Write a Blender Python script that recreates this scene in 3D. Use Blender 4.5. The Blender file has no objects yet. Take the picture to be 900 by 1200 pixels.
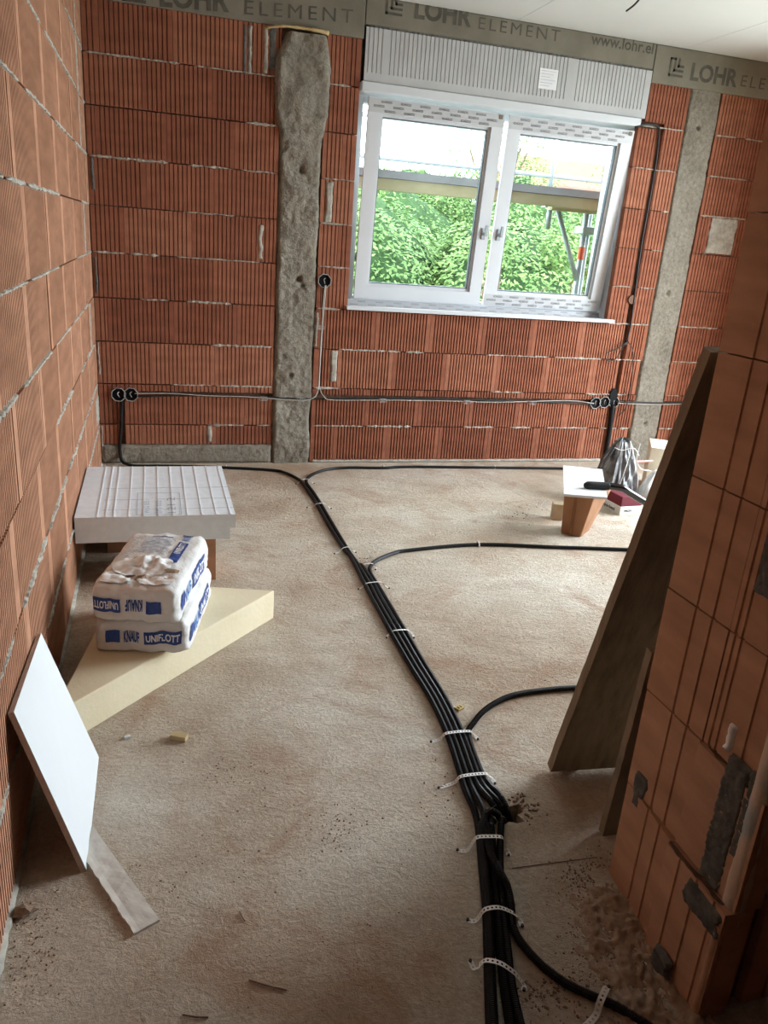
import bpy, bmesh, math, random
import numpy as np
from mathutils import Vector, Matrix, noise

# ------------------------------------------------------------------ camera, sky, light, exposure
SC = bpy.context.scene
COL = SC.collection
YAW, PITCH, ROLL, FPX = 0.29990, 0.33399, 0.07714, 912.45
CAM = Vector((0.3267, 0.0, 1.4253))
_f = Vector((math.sin(YAW)*math.cos(PITCH), math.cos(YAW)*math.cos(PITCH), -math.sin(PITCH)))
_r = Vector((math.cos(YAW), -math.sin(YAW), 0)); _u = _r.cross(_f)
RGT = _r*math.cos(ROLL) + _u*math.sin(ROLL); UPV = -_r*math.sin(ROLL) + _u*math.cos(ROLL); FWD = _f
cd = bpy.data.cameras.new('camera'); cam = bpy.data.objects.new('camera', cd); COL.objects.link(cam)
cd.sensor_fit = 'VERTICAL'; cd.sensor_height = 36.0; cd.lens = FPX*36.0/1200.0; cd.clip_start = .02; cd.clip_end = 500
M3 = Matrix((RGT, UPV, -FWD)).transposed()
cam.matrix_world = Matrix.Translation(CAM) @ M3.to_4x4()
SC.camera = cam

W = bpy.data.worlds.new('sky'); SC.world = W; W.use_nodes = True
W.node_tree.nodes['Background'].inputs[0].default_value = (.82, .92, 1.0, 1)
W.node_tree.nodes['Background'].inputs[1].default_value = 12.5

def light(name, kind, loc, target, **k):
    d = bpy.data.lights.new(name, kind); o = bpy.data.objects.new(name, d); COL.objects.link(o)
    o.location = loc
    o.rotation_euler = (Vector(target)-Vector(loc)).to_track_quat('-Z', 'Y').to_euler()
    for a, b in k.items(): setattr(d, a, b)
    return o
light('sun', 'SUN', (-8, -12, 20), (4, 12, 0), energy=5.0, angle=math.radians(3), color=(1, .96, .88))
# daylight falling through the wide opening in the right-hand wall of the room
light('daylight_side_opening', 'AREA', (5.5, 3.35, 1.45), (0, 3.1, 1.0), shape='RECTANGLE', size=2.2, size_y=2.4,
      energy=240, color=(.84, .93, 1.0))
SC.view_settings.view_transform = 'Standard'; SC.view_settings.look = 'None'
SC.view_settings.exposure = 0.1; SC.view_settings.gamma = 1.0
SC.view_settings.use_curve_mapping = False

# ------------------------------------------------------------------ helpers
random.seed(11)
D = 4.9236           # inner face of the back wall
CEIL = 2.713
def ray(u, v):
    return RGT*((u-450)/FPX) - UPV*((v-600)/FPX) + FWD
def fl(u, v, z=0.0):
    d = ray(u, v); return CAM + d*((z-CAM.z)/d.z)
def bk(u, v, y=D):
    d = ray(u, v); return CAM + d*((y-CAM.y)/d.y)

class MB:
    def __init__(s): s.v = []; s.f = []; s.smooth = False
    def quad(s, *p):
        n = len(s.v); s.v += [tuple(q) for q in p]; s.f.append(tuple(range(n, n+len(p))))
    def box(s, x0, x1, y0, y1, z0, z1, M=None):
        n = len(s.v)
        P = [(x0,y0,z0),(x1,y0,z0),(x1,y1,z0),(x0,y1,z0),(x0,y0,z1),(x1,y0,z1),(x1,y1,z1),(x0,y1,z1)]
        if M is not None: P = [tuple(M @ Vector(p)) for p in P]
        s.v += P
        s.f += [tuple(n+i for i in q) for q in ((3,2,1,0),(4,5,6,7),(0,1,5,4),(1,2,6,5),(2,3,7,6),(3,0,4,7))]
        return s
    def prism(s, poly, z0, z1, M=None):
        n = len(s.v); k = len(poly)
        P = [(p[0], p[1], z0) for p in poly] + [(p[0], p[1], z1) for p in poly]
        if M is not None: P = [tuple(M @ Vector(p)) for p in P]
        s.v += P
        s.f.append(tuple(range(n+k-1, n-1, -1))); s.f.append(tuple(range(n+k, n+2*k)))
        for i in range(k):
            j = (i+1) % k; s.f.append((n+i, n+j, n+k+j, n+k+i))
        return s
    def tube(s, pts, r, seg=8, cap=True, rad=None):
        pts = [Vector(p) for p in pts]; n0 = len(s.v); N = len(pts)
        T = [(pts[min(i+1, N-1)]-pts[max(i-1, 0)]).normalized() for i in range(N)]
        a = T[0].orthogonal().normalized()
        if abs(T[0].z) < .9: a = (Vector((0, 0, 1)) - T[0]*T[0].z).normalized()
        for i in range(N):
            a = (a - T[i]*a.dot(T[i])).normalized(); b = T[i].cross(a)
            rr = rad[i] if rad is not None else r
            for k in range(seg):
                t = 2*math.pi*k/seg; p = pts[i] + (a*math.cos(t)+b*math.sin(t))*rr
                s.v.append(tuple(p))
        for i in range(N-1):
            for k in range(seg):
                k2 = (k+1) % seg
                s.f.append((n0+i*seg+k, n0+i*seg+k2, n0+(i+1)*seg+k2, n0+(i+1)*seg+k))
        if cap:
            s.f.append(tuple(n0+k for k in range(seg-1, -1, -1)))
            s.f.append(tuple(n0+(N-1)*seg+k for k in range(seg)))
        return s
    def mesh(s, name, smooth=None):
        me = bpy.data.meshes.new(name); me.from_pydata(s.v, [], s.f); me.validate()
        if smooth or (smooth is None and s.smooth): me.polygons.foreach_set('use_smooth', [True]*len(me.polygons))
        me.update(); return me
    def build(s, name, mat, parent=None, smooth=None, bevel=0):
        me = s.mesh(name, smooth)
        if bevel:
            bm = bmesh.new(); bm.from_mesh(me); bmesh.ops.remove_doubles(bm, verts=bm.verts, dist=1e-5)
            bmesh.ops.bevel(bm, geom=[e for e in bm.edges if len(e.link_faces) == 2 and e.calc_face_angle(0) > .5],
                            offset=bevel, segments=2, affect='EDGES', profile=.5)
            bm.to_mesh(me); bm.free()
        return obj(name, me, mat, parent)
def obj(name, me, mat, parent=None):
    if mat is not None and not me.materials: me.materials.append(mat)
    o = bpy.data.objects.new(name, me); COL.objects.link(o)
    if parent is not None: o.parent = parent
    return o
def tag(o, label, cat, group=None, kind=None):
    o['label'] = label; o['category'] = cat
    if group: o['group'] = group
    if kind: o['kind'] = kind
    return o
def empty(name, loc=(0, 0, 0), rz=0):
    o = bpy.data.objects.new(name, None); COL.objects.link(o); o.location = loc; o.rotation_euler = (0, 0, rz)
    o.empty_display_size = .05
    return o
def spline(pts, step=.03):
    P = [Vector(p) for p in pts]; P = [P[0]*2-P[1]] + P + [P[-1]*2-P[-2]]; out = []
    for i in range(1, len(P)-2):
        p0, p1, p2, p3 = P[i-1:i+3]; n = max(1, int((p2-p1).length/step))
        for k in range(n):
            t = k/n
            out.append(.5*((2*p1)+(p2-p0)*t+(2*p0-5*p1+4*p2-p3)*t*t+(3*p1-p0-3*p2+p3)*t**3))
    out.append(P[-2]); return out
def nz(x, y, z, s=1.0): return noise.noise(Vector((x*s, y*s, z*s)))

# ------------------------------------------------------------------ materials
def nodemat(name, rough=.8, spec=.3, metal=0):
    m = bpy.data.materials.new(name); m.use_nodes = True; nt = m.node_tree; b = nt.nodes['Principled BSDF']
    b.inputs['Roughness'].default_value = rough; b.inputs['Specular IOR Level'].default_value = spec  # solid core behind the leaves, its dark colour stands in for inner shade
    b.inputs['Metallic'].default_value = metal
    return m, nt, b
def ramp(nt, fac, stops):
    r = nt.nodes.new('ShaderNodeValToRGB'); nt.links.new(fac, r.inputs[0])
    e = r.color_ramp.elements
    while len(e) < len(stops): e.new(.5)
    for q, (p, c) in zip(e, stops): q.position = p; q.color = (*c, 1)
    return r.outputs[0]
def tex(nt, scale, detail=4, rough=.55, coord='Object', vscale=None, dist=0):
    tc = nt.nodes.new('ShaderNodeTexCoord'); n = nt.nodes.new('ShaderNodeTexNoise')
    n.inputs['Scale'].default_value = scale; n.inputs['Detail'].default_value = detail
    n.inputs['Roughness'].default_value = rough; n.inputs['Distortion'].default_value = dist
    src = tc.outputs[coord]
    if coord == 'World':
        pass
    if vscale:
        mp = nt.nodes.new('ShaderNodeMapping'); mp.inputs['Scale'].default_value = vscale[:3]
        if len(vscale) > 3: mp.inputs['Rotation'].default_value = (0, 0, vscale[3])
        nt.links.new(src, mp.inputs[0]); src = mp.outputs[0]
    nt.links.new(src, n.inputs['Vector']); return n.outputs['Fac']
def mixc(nt, fac, a, b, mode='MIX'):
    m = nt.nodes.new('ShaderNodeMix'); m.data_type = 'RGBA'; m.blend_type = mode
    for i, v in ((0, fac), (6, a), (7, b)):
        if isinstance(v, (tuple, list)): m.inputs[i].default_value = (*v, 1)
        elif isinstance(v, (int, float)): m.inputs[i].default_value = v
        else: nt.links.new(v, m.inputs[i])
    return m.outputs[2]
def bump(nt, b, h, dist=.004, strength=.6):
    n = nt.nodes.new('ShaderNodeBump'); n.inputs['Distance'].default_value = dist; n.inputs['Strength'].default_value = strength
    nt.links.new(h, n.inputs['Height']); nt.links.new(n.outputs[0], b.inputs['Normal'])
def simple(name, c1, c2=None, rough=.8, scale=8, detail=4, bscale=None, bdist=.002, spec=.3, metal=0, lo=.35, hi=.65):
    m, nt, b = nodemat(name, rough, spec, metal)
    c2 = c2 or tuple(x*.88 for x in c1)
    nt.links.new(ramp(nt, tex(nt, scale, detail), [(lo, c2), (hi, c1)]), b.inputs['Base Color'])
    if bscale: bump(nt, b, tex(nt, bscale, 5, .6), bdist)
    return m
def clay(name, c1, c2, c3, ribstreak=True):
    m, nt, b = nodemat(name, .9, .15)
    oi = nt.nodes.new('ShaderNodeObjectInfo')
    base = ramp(nt, oi.outputs['Random'], [(0, c1), (.5, c2), (1, c3)])
    # colour differences inside a brick: smoky bands and pale rubbed spots
    tc = nt.nodes.new('ShaderNodeTexCoord'); ad = nt.nodes.new('ShaderNodeVectorMath'); ad.operation = 'ADD'
    cb = nt.nodes.new('ShaderNodeCombineXYZ'); mu = nt.nodes.new('ShaderNodeMath'); mu.operation = 'MULTIPLY'
    mu.inputs[1].default_value = 37; nt.links.new(oi.outputs['Random'], mu.inputs[0])
    nt.links.new(mu.outputs[0], cb.inputs[0]); nt.links.new(mu.outputs[0], cb.inputs[2])
    nt.links.new(tc.outputs['Object'], ad.inputs[0]); nt.links.new(cb.outputs[0], ad.inputs[1])
    def nzt(scale, detail, vs):
        mp = nt.nodes.new('ShaderNodeMapping'); mp.inputs['Scale'].default_value = vs
        nt.links.new(ad.outputs[0], mp.inputs[0]); n = nt.nodes.new('ShaderNodeTexNoise')
        n.inputs['Scale'].default_value = scale; n.inputs['Detail'].default_value = detail
        nt.links.new(mp.outputs[0], n.inputs['Vector']); return n.outputs['Fac']
    f1 = ramp(nt, nzt(9, 5, (.5, 1, 2.0)), [(.34, (.82, .80, .79)), (.66, (1.10, 1.10, 1.10))])
    col = mixc(nt, 1.0, base, f1, 'MULTIPLY')
    f2 = ramp(nt, nzt(60, 4, (1, 1, .25)), [(.66, (0, 0, 0)), (.8, (1, 1, 1))])
    mm = nt.nodes.new('ShaderNodeMath'); mm.operation = 'MULTIPLY'; mm.inputs[1].default_value = .35
    nt.links.new(f2, mm.inputs[0])
    col = mixc(nt, mm.outputs[0], col, tuple(min(1, x*1.6+.06) for x in c2))
    nt.links.new(col, b.inputs['Base Color'])
    bump(nt, b, nzt(120, 4, (1, 1, .4)), .0012, .5)
    return m
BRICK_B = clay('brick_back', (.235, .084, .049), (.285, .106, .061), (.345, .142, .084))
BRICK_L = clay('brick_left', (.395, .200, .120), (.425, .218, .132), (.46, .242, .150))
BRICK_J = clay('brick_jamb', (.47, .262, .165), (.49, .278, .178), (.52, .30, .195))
MORTAR = simple('mortar', (.44, .41, .35), (.29, .27, .225), .95, 30, 5, 90, .003)
MORTAR_D = simple('mortar_dark', (.15, .15, .14), (.09, .09, .085), .95, 40, 5, 110, .004)
BACKING = simple('joint_backing', (.17, .10, .065), (.10, .06, .04), .95, 30)
BEAM = simple('ring_beam_concrete', (.225, .205, .16), (.175, .158, .122), .9, 5, 6, 60, .0012)
PRINT_G = simple('beam_print', (.065, .06, .05), (.13, .12, .095), .9, 14, 5, lo=.3, hi=.75)
m, nt, b = nodemat('rough_concrete', .95, .15)
nt.links.new(mixc(nt, .55, ramp(nt, tex(nt, 7, 6, .65), [(.32, (.165, .142, .108)), (.64, (.37, .33, .265))]),
             ramp(nt, tex(nt, 38, 5, .7), [(.34, (.15, .132, .102)), (.64, (.37, .335, .275))])), b.inputs['Base Color'])
bump(nt, b, tex(nt, 50, 6, .75), .016, 1.0); CONC = m
m, nt, b = nodemat('screed_floor', .92, .15)
base = ramp(nt, tex(nt, 1.6, 6, .6, dist=.4), [(.32, (.45, .35, .26)), (.5, (.57, .495, .40)), (.68, (.68, .635, .545))])
brush = ramp(nt, tex(nt, 4, 6, .65, vscale=(1, 1.9, 1, .75), dist=1.0), [(.35, (.90, .885, .87)), (.65, (1.05, 1.05, 1.05))])
base = mixc(nt, 1, base, brush, 'MULTIPLY')
grain = ramp(nt, tex(nt, 85, 4, .7), [(.32, (.80, .78, .76)), (.62, (1.06, 1.06, 1.06))])
base = mixc(nt, 1, base, grain, 'MULTIPLY')
# brick dust trodden into the threshold and along the foot of the walls (patchy, own outline)
dust = ramp(nt, tex(nt, 2.6, 7, .7, dist=1.0), [(.50, (0, 0, 0)), (.66, (1, 1, 1))])
mm = nt.nodes.new('ShaderNodeMath'); mm.operation = 'MULTIPLY'; mm.inputs[1].default_value = .62; nt.links.new(dust, mm.inputs[0])
base = mixc(nt, mm.outputs[0], base, (.36, .215, .135))
nt.links.new(base, b.inputs['Base Color'])
ad = nt.nodes.new('ShaderNodeMath'); ad.operation = 'ADD'
m2 = nt.nodes.new('ShaderNodeMath'); m2.operation = 'MULTIPLY'; m2.inputs[1].default_value = 1.4
nt.links.new(tex(nt, 95, 6, .75), ad.inputs[0]); nt.links.new(tex(nt, 30, 5, .65, vscale=(1, 1.3, 1, .9), dist=.6), m2.inputs[0]); nt.links.new(m2.outputs[0], ad.inputs[1])
bump(nt, b, ad.outputs[0], .0085, .8); FLOOR = m
CEILM = simple('ceiling_board', (.60, .595, .57), (.575, .57, .545), .85, 2, 4)
PVC = simple('white_pvc', (.62, .64, .66), (.59, .61, .63), .35, 3, spec=.45)
FILM = simple('protective_film', (.52, .53, .54), (.48, .49, .50), .3, 5, spec=.5)
FILM_INK = simple('film_print', (.07, .07, .08), (.13, .13, .14), .5, 30)
GASKET = simple('grey_gasket', (.10, .11, .13), None, .6)
SHUT = simple('shutter_box_foam', (.50, .50, .50), (.45, .45, .45), .9, 6, 4, 150, .0006)
BLACK = simple('black_conduit', (.006, .006, .0065), (.010, .010, .011), .5, 12, spec=.22)
CABLE = simple('black_cable', (.014, .013, .012), None, .5, spec=.45)
GREYC = simple('grey_cable', (.46, .42, .37), (.36, .33, .29), .6)
BOXB = simple('black_plastic', (.006, .006, .007), None, .7, spec=.15)
RIM = simple('white_rim', (.35, .35, .34), None, .6)
STRAP = simple('white_band_metal', (.80, .80, .79), (.70, .69, .67), .4, 20, spec=.5)
NAIL = simple('dark_nail', (.05, .045, .04), None, .5)
EPS = simple('polystyrene', (.76, .81, .85), (.70, .75, .80), .85, 30, 4, 220, .0015)
PRINT_L = simple('pale_print', (.42, .48, .56), None, .8)
FOAM = simple('cream_foam', (.80, .71, .51), (.74, .64, .43), .9, 5, 5, 70, .002)
PAPER = simple('white_paper_sack', (.72, .71, .69), (.65, .63, .60), .5, 9, 4, 20, .012, spec=.35)
CLEAR = simple('torn_paper', (.88, .88, .87), (.78, .78, .77), .4, 9, 4, 30, .004, spec=.5)
KRAFT = simple('brown_paper', (.36, .25, .17), (.30, .20, .13), .8, 14, 4)
BLUE = simple('blue_print', (.022, .055, .22), (.03, .07, .26), .5, 8)
LBLUE = simple('light_blue_print', (.10, .22, .50), None, .5)
INKW = simple('white_print', (.85, .85, .86), None, .5)
INKG = simple('grey_print', (.52, .54, .60), (.62, .64, .68), .6, 60)
GYPS = simple('gypsum_face', (.67, .69, .70), (.64, .66, .67), .75, 3)
GYPE = simple('gypsum_edge', (.55, .46, .42), (.44, .36, .32), .95, 60, 4, 120, .003)
PLYW = simple('weathered_plank', (.30, .23, .155), (.20, .15, .10), .9, 6, 6, 60, .002)
m, nt, b = nodemat('plank_grain', .85, .2)
nt.links.new(ramp(nt, tex(nt, 5, 6, .65, vscale=(6, 6, .6)), [(.3, (.17, .125, .08)), (.7, (.31, .24, .16))]), b.inputs['Base Color'])
bump(nt, b, tex(nt, 20, 5, .6, vscale=(5, 5, .6)), .003); PLANK = m
WOODB = simple('brown_wood', (.38, .19, .095), (.28, .13, .06), .7, 5, 5, 40, .001)
WOODL = simple('pale_wood', (.50, .40, .27), (.40, .31, .2), .8, 12)
BAGGREY = simple('grey_plastic_bag', (.21, .215, .215), (.085, .085, .09), .38, 16, 5, spec=.5, lo=.42, hi=.6)
BAGWHITE = simple('white_plastic', (.80, .80, .78), (.62, .62, .58), .45, 10, 4, spec=.5)
MAROON = simple('maroon_card', (.16, .022, .035), None, .6)
CREAM = simple('cream_block', (.76, .69, .54), (.68, .60, .45), .9, 12, 4, 80, .001)
CHROME = simple('steel_tube', (.075, .075, .078), None, .2, metal=1.0)
RUBBER = simple('black_rubber', (.016, .016, .017), None, .55)
GALV = simple('galvanised_steel', (.36, .40, .42), (.30, .33, .35), .4, 10, spec=.6)
DECK = simple('deck_edge', (.36, .325, .345), (.29, .26, .275), .8, 4)
BEAMY = simple('yellow_timber', (.55, .44, .29), (.45, .36, .22), .7, 4)
REDP = simple('red_mark', (.75, .12, .06), None, .6)
ROOFR = simple('roof_tiles', (.20, .085, .06), (.16, .07, .05), .9, 3)
RENDER = simple('house_render', (.82, .80, .76), None, .9)
EARTH = simple('meadow', (.05, .09, .025), (.035, .06, .018), .95, .5)
BARK = simple('bark', (.12, .085, .055), (.07, .05, .035), .9, 8)
YFOAM = simple('yellow_assembly_foam', (.62, .47, .25), (.50, .36, .16), .8, 20, 4, 60, .004)
CORNER = simple('worn_corner_render', (.62, .47, .36), (.36, .38, .38), .6, 7, 5, 60, .003, lo=.42, hi=.56)
CRUMB = simple('brick_crumbs', (.34, .235, .165), (.19, .135, .10), .95, 60)
def leafmat(name, a, c, t=.35):
    m, nt, b = nodemat(name, .6, .2)
    gi = nt.nodes.new('ShaderNodeNewGeometry')
    col = ramp(nt, gi.outputs['Random Per Island'], [(0, a), (1, c)])
    nt.links.new(col, b.inputs['Base Color'])
    tr = nt.nodes.new('ShaderNodeBsdfTranslucent'); nt.links.new(col, tr.inputs[0])
    mx = nt.nodes.new('ShaderNodeMixShader'); mx.inputs[0].default_value = t
    nt.links.new(b.outputs[0], mx.inputs[1]); nt.links.new(tr.outputs[0], mx.inputs[2])
    nt.links.new(mx.outputs[0], nt.nodes['Material Output'].inputs[0]); return m
LEAF = leafmat('leaf_green', (.060, .115, .034), (.155, .235, .080), .25)
LEAF2 = leafmat('leaf_light', (.080, .145, .042), (.19, .270, .090), .25)
LEAFC = simple('crown_shade_green', (.040, .080, .024), (.022, .05, .014), .9, 3, 5, 9, .3)  # darkened green: shade among the leaves is painted into the crown core
LEAFP = leafmat('leaf_pink', (.14, .105, .065), (.20, .15, .11), .3)
LEAFY = leafmat('leaf_yellow', (.075, .095, .025), (.12, .125, .035), .3)
m = bpy.data.materials.new('window_glass'); m.use_nodes = True; nt = m.node_tree; nt.nodes.clear()
o_ = nt.nodes.new('ShaderNodeOutputMaterial'); t_ = nt.nodes.new('ShaderNodeBsdfTransparent'); g_ = nt.nodes.new('ShaderNodeBsdfGlossy')
t_.inputs[0].default_value = (.90, .95, .93, 1); g_.inputs['Roughness'].default_value = .02
fz = nt.nodes.new('ShaderNodeFresnel'); fz.inputs[0].default_value = 1.12; mx = nt.nodes.new('ShaderNodeMixShader')
nt.links.new(fz.outputs[0], mx.inputs[0]); nt.links.new(t_.outputs[0], mx.inputs[1]); nt.links.new(g_.outputs[0], mx.inputs[2])
nt.links.new(mx.outputs[0], o_.inputs[0]); GLASS = m

# ------------------------------------------------------------------ lettering
_tcache = {}
def text_mesh(body, bold=0.0, spacing=1.0):
    key = (body, bold, spacing)
    if key not in _tcache:
        c = bpy.data.curves.new('t', 'FONT'); c.body = body; c.size = 1; c.offset = bold; c.space_character = spacing
        c.resolution_u = 3
        o = bpy.data.objects.new('t', c); COL.objects.link(o)
        dg = bpy.context.evaluated_depsgraph_get(); me = bpy.data.meshes.new_from_object(o.evaluated_get(dg))
        V = np.array([v.co[:] for v in me.vertices]); F = [tuple(p.vertices) for p in me.polygons]
        bpy.data.objects.remove(o); bpy.data.curves.remove(c); bpy.data.meshes.remove(me)
        V[:, 0] -= V[:, 0].min(); V[:, 1] -= 0
        w = V[:, 0].max(); h = V[:, 1].max()
        _tcache[key] = (V, F, w, h)
    return _tcache[key]
def add_text(mb, body, fn, w, h, bold=0.0, spacing=1.0):
    """lettering w wide and h high; fn(x, y) places a point of the lettering in space"""
    V, F, tw, th = text_mesh(body, bold, spacing); n = len(mb.v)
    for x, y, _ in V: mb.v.append(tuple(fn(x/tw*w, y/th*h)))
    mb.f += [tuple(n+i for i in f) for f in F]
def add_rect(mb, fn, x0, x1, y0, y1, nx=1, ny=1):
    n = len(mb.v)
    for j in range(ny+1):
        for i in range(nx+1): mb.v.append(tuple(fn(x0+(x1-x0)*i/nx, y0+(y1-y0)*j/ny)))
    for j in range(ny):
        for i in range(nx):
            a = n+j*(nx+1)+i; mb.f.append((a, a+1, a+nx+2, a+nx+1))

# ------------------------------------------------------------------ bricks
_bcache = {}
def brick_mesh(w, h, holes, mat, pitch=.0205, gw=.0082, gd=.012, depth=.045, m0=.030, m1=.012, grooves=None):
    key = (round(w, 3), round(h, 3), tuple(tuple(round(q, 3) for q in r) for r in holes), mat.name, pitch, gw, m0, tuple(grooves or ()))
    if key in _bcache: return _bcache[key]
    G = grooves
    if G is None:
        G = []; x = m0
        while x < w-m1: G.append(x); x += pitch
    xs = sorted({0, w, *[min(max(q, 0), w) for r in holes for q in r[:2]]})
    zs = sorted({0, h, *[min(max(q, 0), h) for r in holes for q in r[2:]]})
    mb = MB()
    for z0, z1 in zip(zs, zs[1:]):
        run = None; runs = []
        for x0, x1 in zip(xs, xs[1:]):
            cx, cz = (x0+x1)/2, (z0+z1)/2
            solid = not any(r[0] < cx < r[1] and r[2] < cz < r[3] for r in holes)
            if solid and run: run[1] = x1
            elif solid: run = [x0, x1]; runs.append(run)
            else: run = None
        for a, c in runs:
            P = [(a, 0)]
            for g in G:
                g0, g1 = g-gw/2, g+gw/2
                if g0 <= a+.002 or g1 >= c-.002: continue
                P += [(g0, 0), (g0+.0015, gd), (g1-.0015, gd), (g1, 0)]
            P.append((c, 0)); n = len(mb.v)
            for x, y in P: mb.v += [(x, y, z0), (x, y, z1), (x, depth, z0), (x, depth, z1)]
            for i in range(len(P)-1):
                p, q = n+4*i, n+4*i+4
                mb.f += [(p, q, q+1, p+1), (p+1, q+1, q+3, p+3), (p+2, q+2, q, p)]
            e = n+4*(len(P)-1)
            mb.f += [(n, n+1, n+3, n+2), (e, e+2, e+3, e+1), (n+2, n+3, e+3, e+2)]
    me = mb.mesh('brick'); me.materials.append(mat); _bcache[key] = me; return me
def lay(parent, origin, rz, x0, x1, z0, z1, mat, holes=(), jit=.002, gap=.0035, **k):
    """one brick covering x0..x1 along the wall and z0..z1 in height, minus chases"""
    X0, X1, Z0, Z1 = x0+.0012, x1-.0012, z0+gap, z1-gap
    hl = [(h[0]-X0, h[1]-X0, h[2]-Z0, h[3]-Z0) for h in holes if h[1] > X0 and h[0] < X1 and h[3] > Z0 and h[2] < Z1]
    w, h = X1-X0, Z1-Z0
    if w < .012: return
    me = brick_mesh(w, h, hl, mat, **k)
    if not me.polygons: return
    o = obj('brick', me, None, parent)
    R = Matrix.Rotation(rz, 4, 'Z')
    o.location = Vector(origin) + R @ Vector((X0, random.uniform(-jit, jit), Z0)); o.rotation_euler = (0, 0, rz)
    return o
def bead(mb, x0, x1, z, amp, fn, seed=0):
    """a squeezed-out strip of mortar along a bed joint; fn(x, out, z) gives the point"""
    n = max(2, int((x1-x0)/.009)); base = len(mb.v)
    for i in range(n+1):
        x = x0+(x1-x0)*i/n; e = min(1, min(i, n-i)/3)
        a = amp*(.55+.9*nz(x*40, seed, z*7))*e+.001; o = .0015+.006*e*(.5+nz(x*60, z*5, seed+9))
        zz = z+.003*nz(x*15, seed+3, 0)
        for q, r in ((-a, -.004), (-a*.5, o), (a*.5, o), (a, -.004)): mb.v.append(tuple(fn(x, r, zz+q)))
    for i in range(n):
        for k in range(3):
            p = base+4*i+k; mb.f.append((p, p+4, p+5, p+1))
def patch(name, parent, fn, x0, x1, z0, z1, mat, out=.004, rag=.012, seed=0, step=.008, rough=.004):
    """a trowelled smear of mortar with a ragged outline and a rough face; fn(x, out, z)"""
    nx = max(3, int((x1-x0)/step)); nz_ = max(3, int((z1-z0)/step)); mb = MB()
    for j in range(nz_+1):
        z = z0+(z1-z0)*j/nz_
        l = x0+rag*nz(z*18, seed, 1)+rag*.5*nz(z*70, seed, 4); r = x1+rag*nz(z*18, seed, 7)+rag*.5*nz(z*70, seed, 9)
        for i in range(nx+1):
            x = l+(r-l)*i/nx; e = 0 if i in (0, nx) or j in (0, nz_) else 1
            zz = z + (rag*nz(x*25, seed, 13) if j in (0, nz_) else 0)
            mb.v.append(tuple(fn(x, (-.010 if not e else out+rough*.6*nz(x*50, z*50, seed)+rough*nz(x*150, z*150, seed)), zz)))
    for j in range(nz_):
        for i in range(nx):
            a = j*(nx+1)+i; mb.f.append((a, a+1, a+nx+2, a+nx+1))
    return mb.build(name, mat, parent, smooth=True)

# ------------------------------------------------------------------ the room shell
# floor slab with a hole broken through it where conduits pass
HC = fl(594, 952); HC.z = 0
mb = MB(); q = .16; k = 16
sq = []; hole = []
for i in range(k):
    t = 2*math.pi*(i+.5)/k; c, s = math.cos(t), math.sin(t); mx_ = max(abs(c), abs(s))
    sq.append((HC.x+q*c/mx_, HC.y+q*s/mx_)); rr = .040+.012*math.sin(i*2.1)+.006*math.sin(i*5.3)
    hole.append((HC.x+rr*1.25*c, HC.y+rr*s))
X0, X1, Y0, Y1 = -.4, 4.9, -2.2, 5.32
hx0, hx1, hy0, hy1 = HC.x-q, HC.x+q, HC.y-q, HC.y+q
for i in range(k):
    j = (i+1) % k
    mb.quad((*sq[i], 0), (*sq[j], 0), (*hole[j], 0), (*hole[i], 0))
    mb.quad((*hole[i], 0), (*hole[j], 0), (*hole[j], -.14), (*hole[i], -.14))
    if abs(sq[i][0]-sq[j][0]) > .01 and abs(sq[i][1]-sq[j][1]) > .01:
        cx = hx1 if max(sq[i][0], sq[j][0]) > HC.x else hx0; cy = hy1 if max(sq[i][1], sq[j][1]) > HC.y else hy0
        mb.quad((*sq[i], 0), (cx, cy, 0), (*sq[j], 0))
mb.quad(*[(*p, -.14) for p in hole])
for a, c, e, g in ((X0, hx0, Y0, Y1), (hx1, X1, Y0, Y1), (hx0, hx1, Y0, hy0), (hx0, hx1, hy1, Y1)):
    mb.quad((a, e, 0), (c, e, 0), (c, g, 0), (a, g, 0))
mb.box(X0, X1, Y0, Y1, -.30, -.15)
floor = mb.build('floor', FLOOR)
tag(floor, 'rough beige screed floor dusted with brick red and brush marks', 'floor', kind='structure')
def seam(p, q_, w=.004):
    a, c = fl(*p), fl(*q_); d = (c-a).normalized(); n = Vector((-d.y, d.x, 0))*w/2; m_ = MB(); N = 24
    L = [a+(c-a)*i/N + n*nz(i, 3, p[0])*1.6 for i in range(N+1)]
    for i in range(N):
        m_.quad(*[(v.x, v.y, .0012) for v in (L[i]-n, L[i+1]-n, L[i+1]+n, L[i]+n)])
    m_.build('floor_seam', CRUMB if p[1] < 900 else BACKING, floor)
seam((600, 1018), (700, 1005), .0032); seam((556, 551), (668, 612), .002)

ceiling = MB().box(-.3, 4.72, -2.2, 5.29, CEIL+.02, CEIL+.2).build('ceiling', BACKING)
tag(ceiling, 'white plasterboard ceiling with fine joints', 'ceiling', kind='structure')
xs = [-.02, 1.19, 2.438, 3.60, 4.42]; ys = [-1.9, 0.3, 2.6, D+.0]
for i in range(len(xs)-1):
    for j in range(len(ys)-1):
        MB().box(xs[i]+.0015, xs[i+1]-.0015, ys[j]+.0015, ys[j+1]-.0015, CEIL, CEIL+.018).build('panel', CEILM, ceiling)

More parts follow.
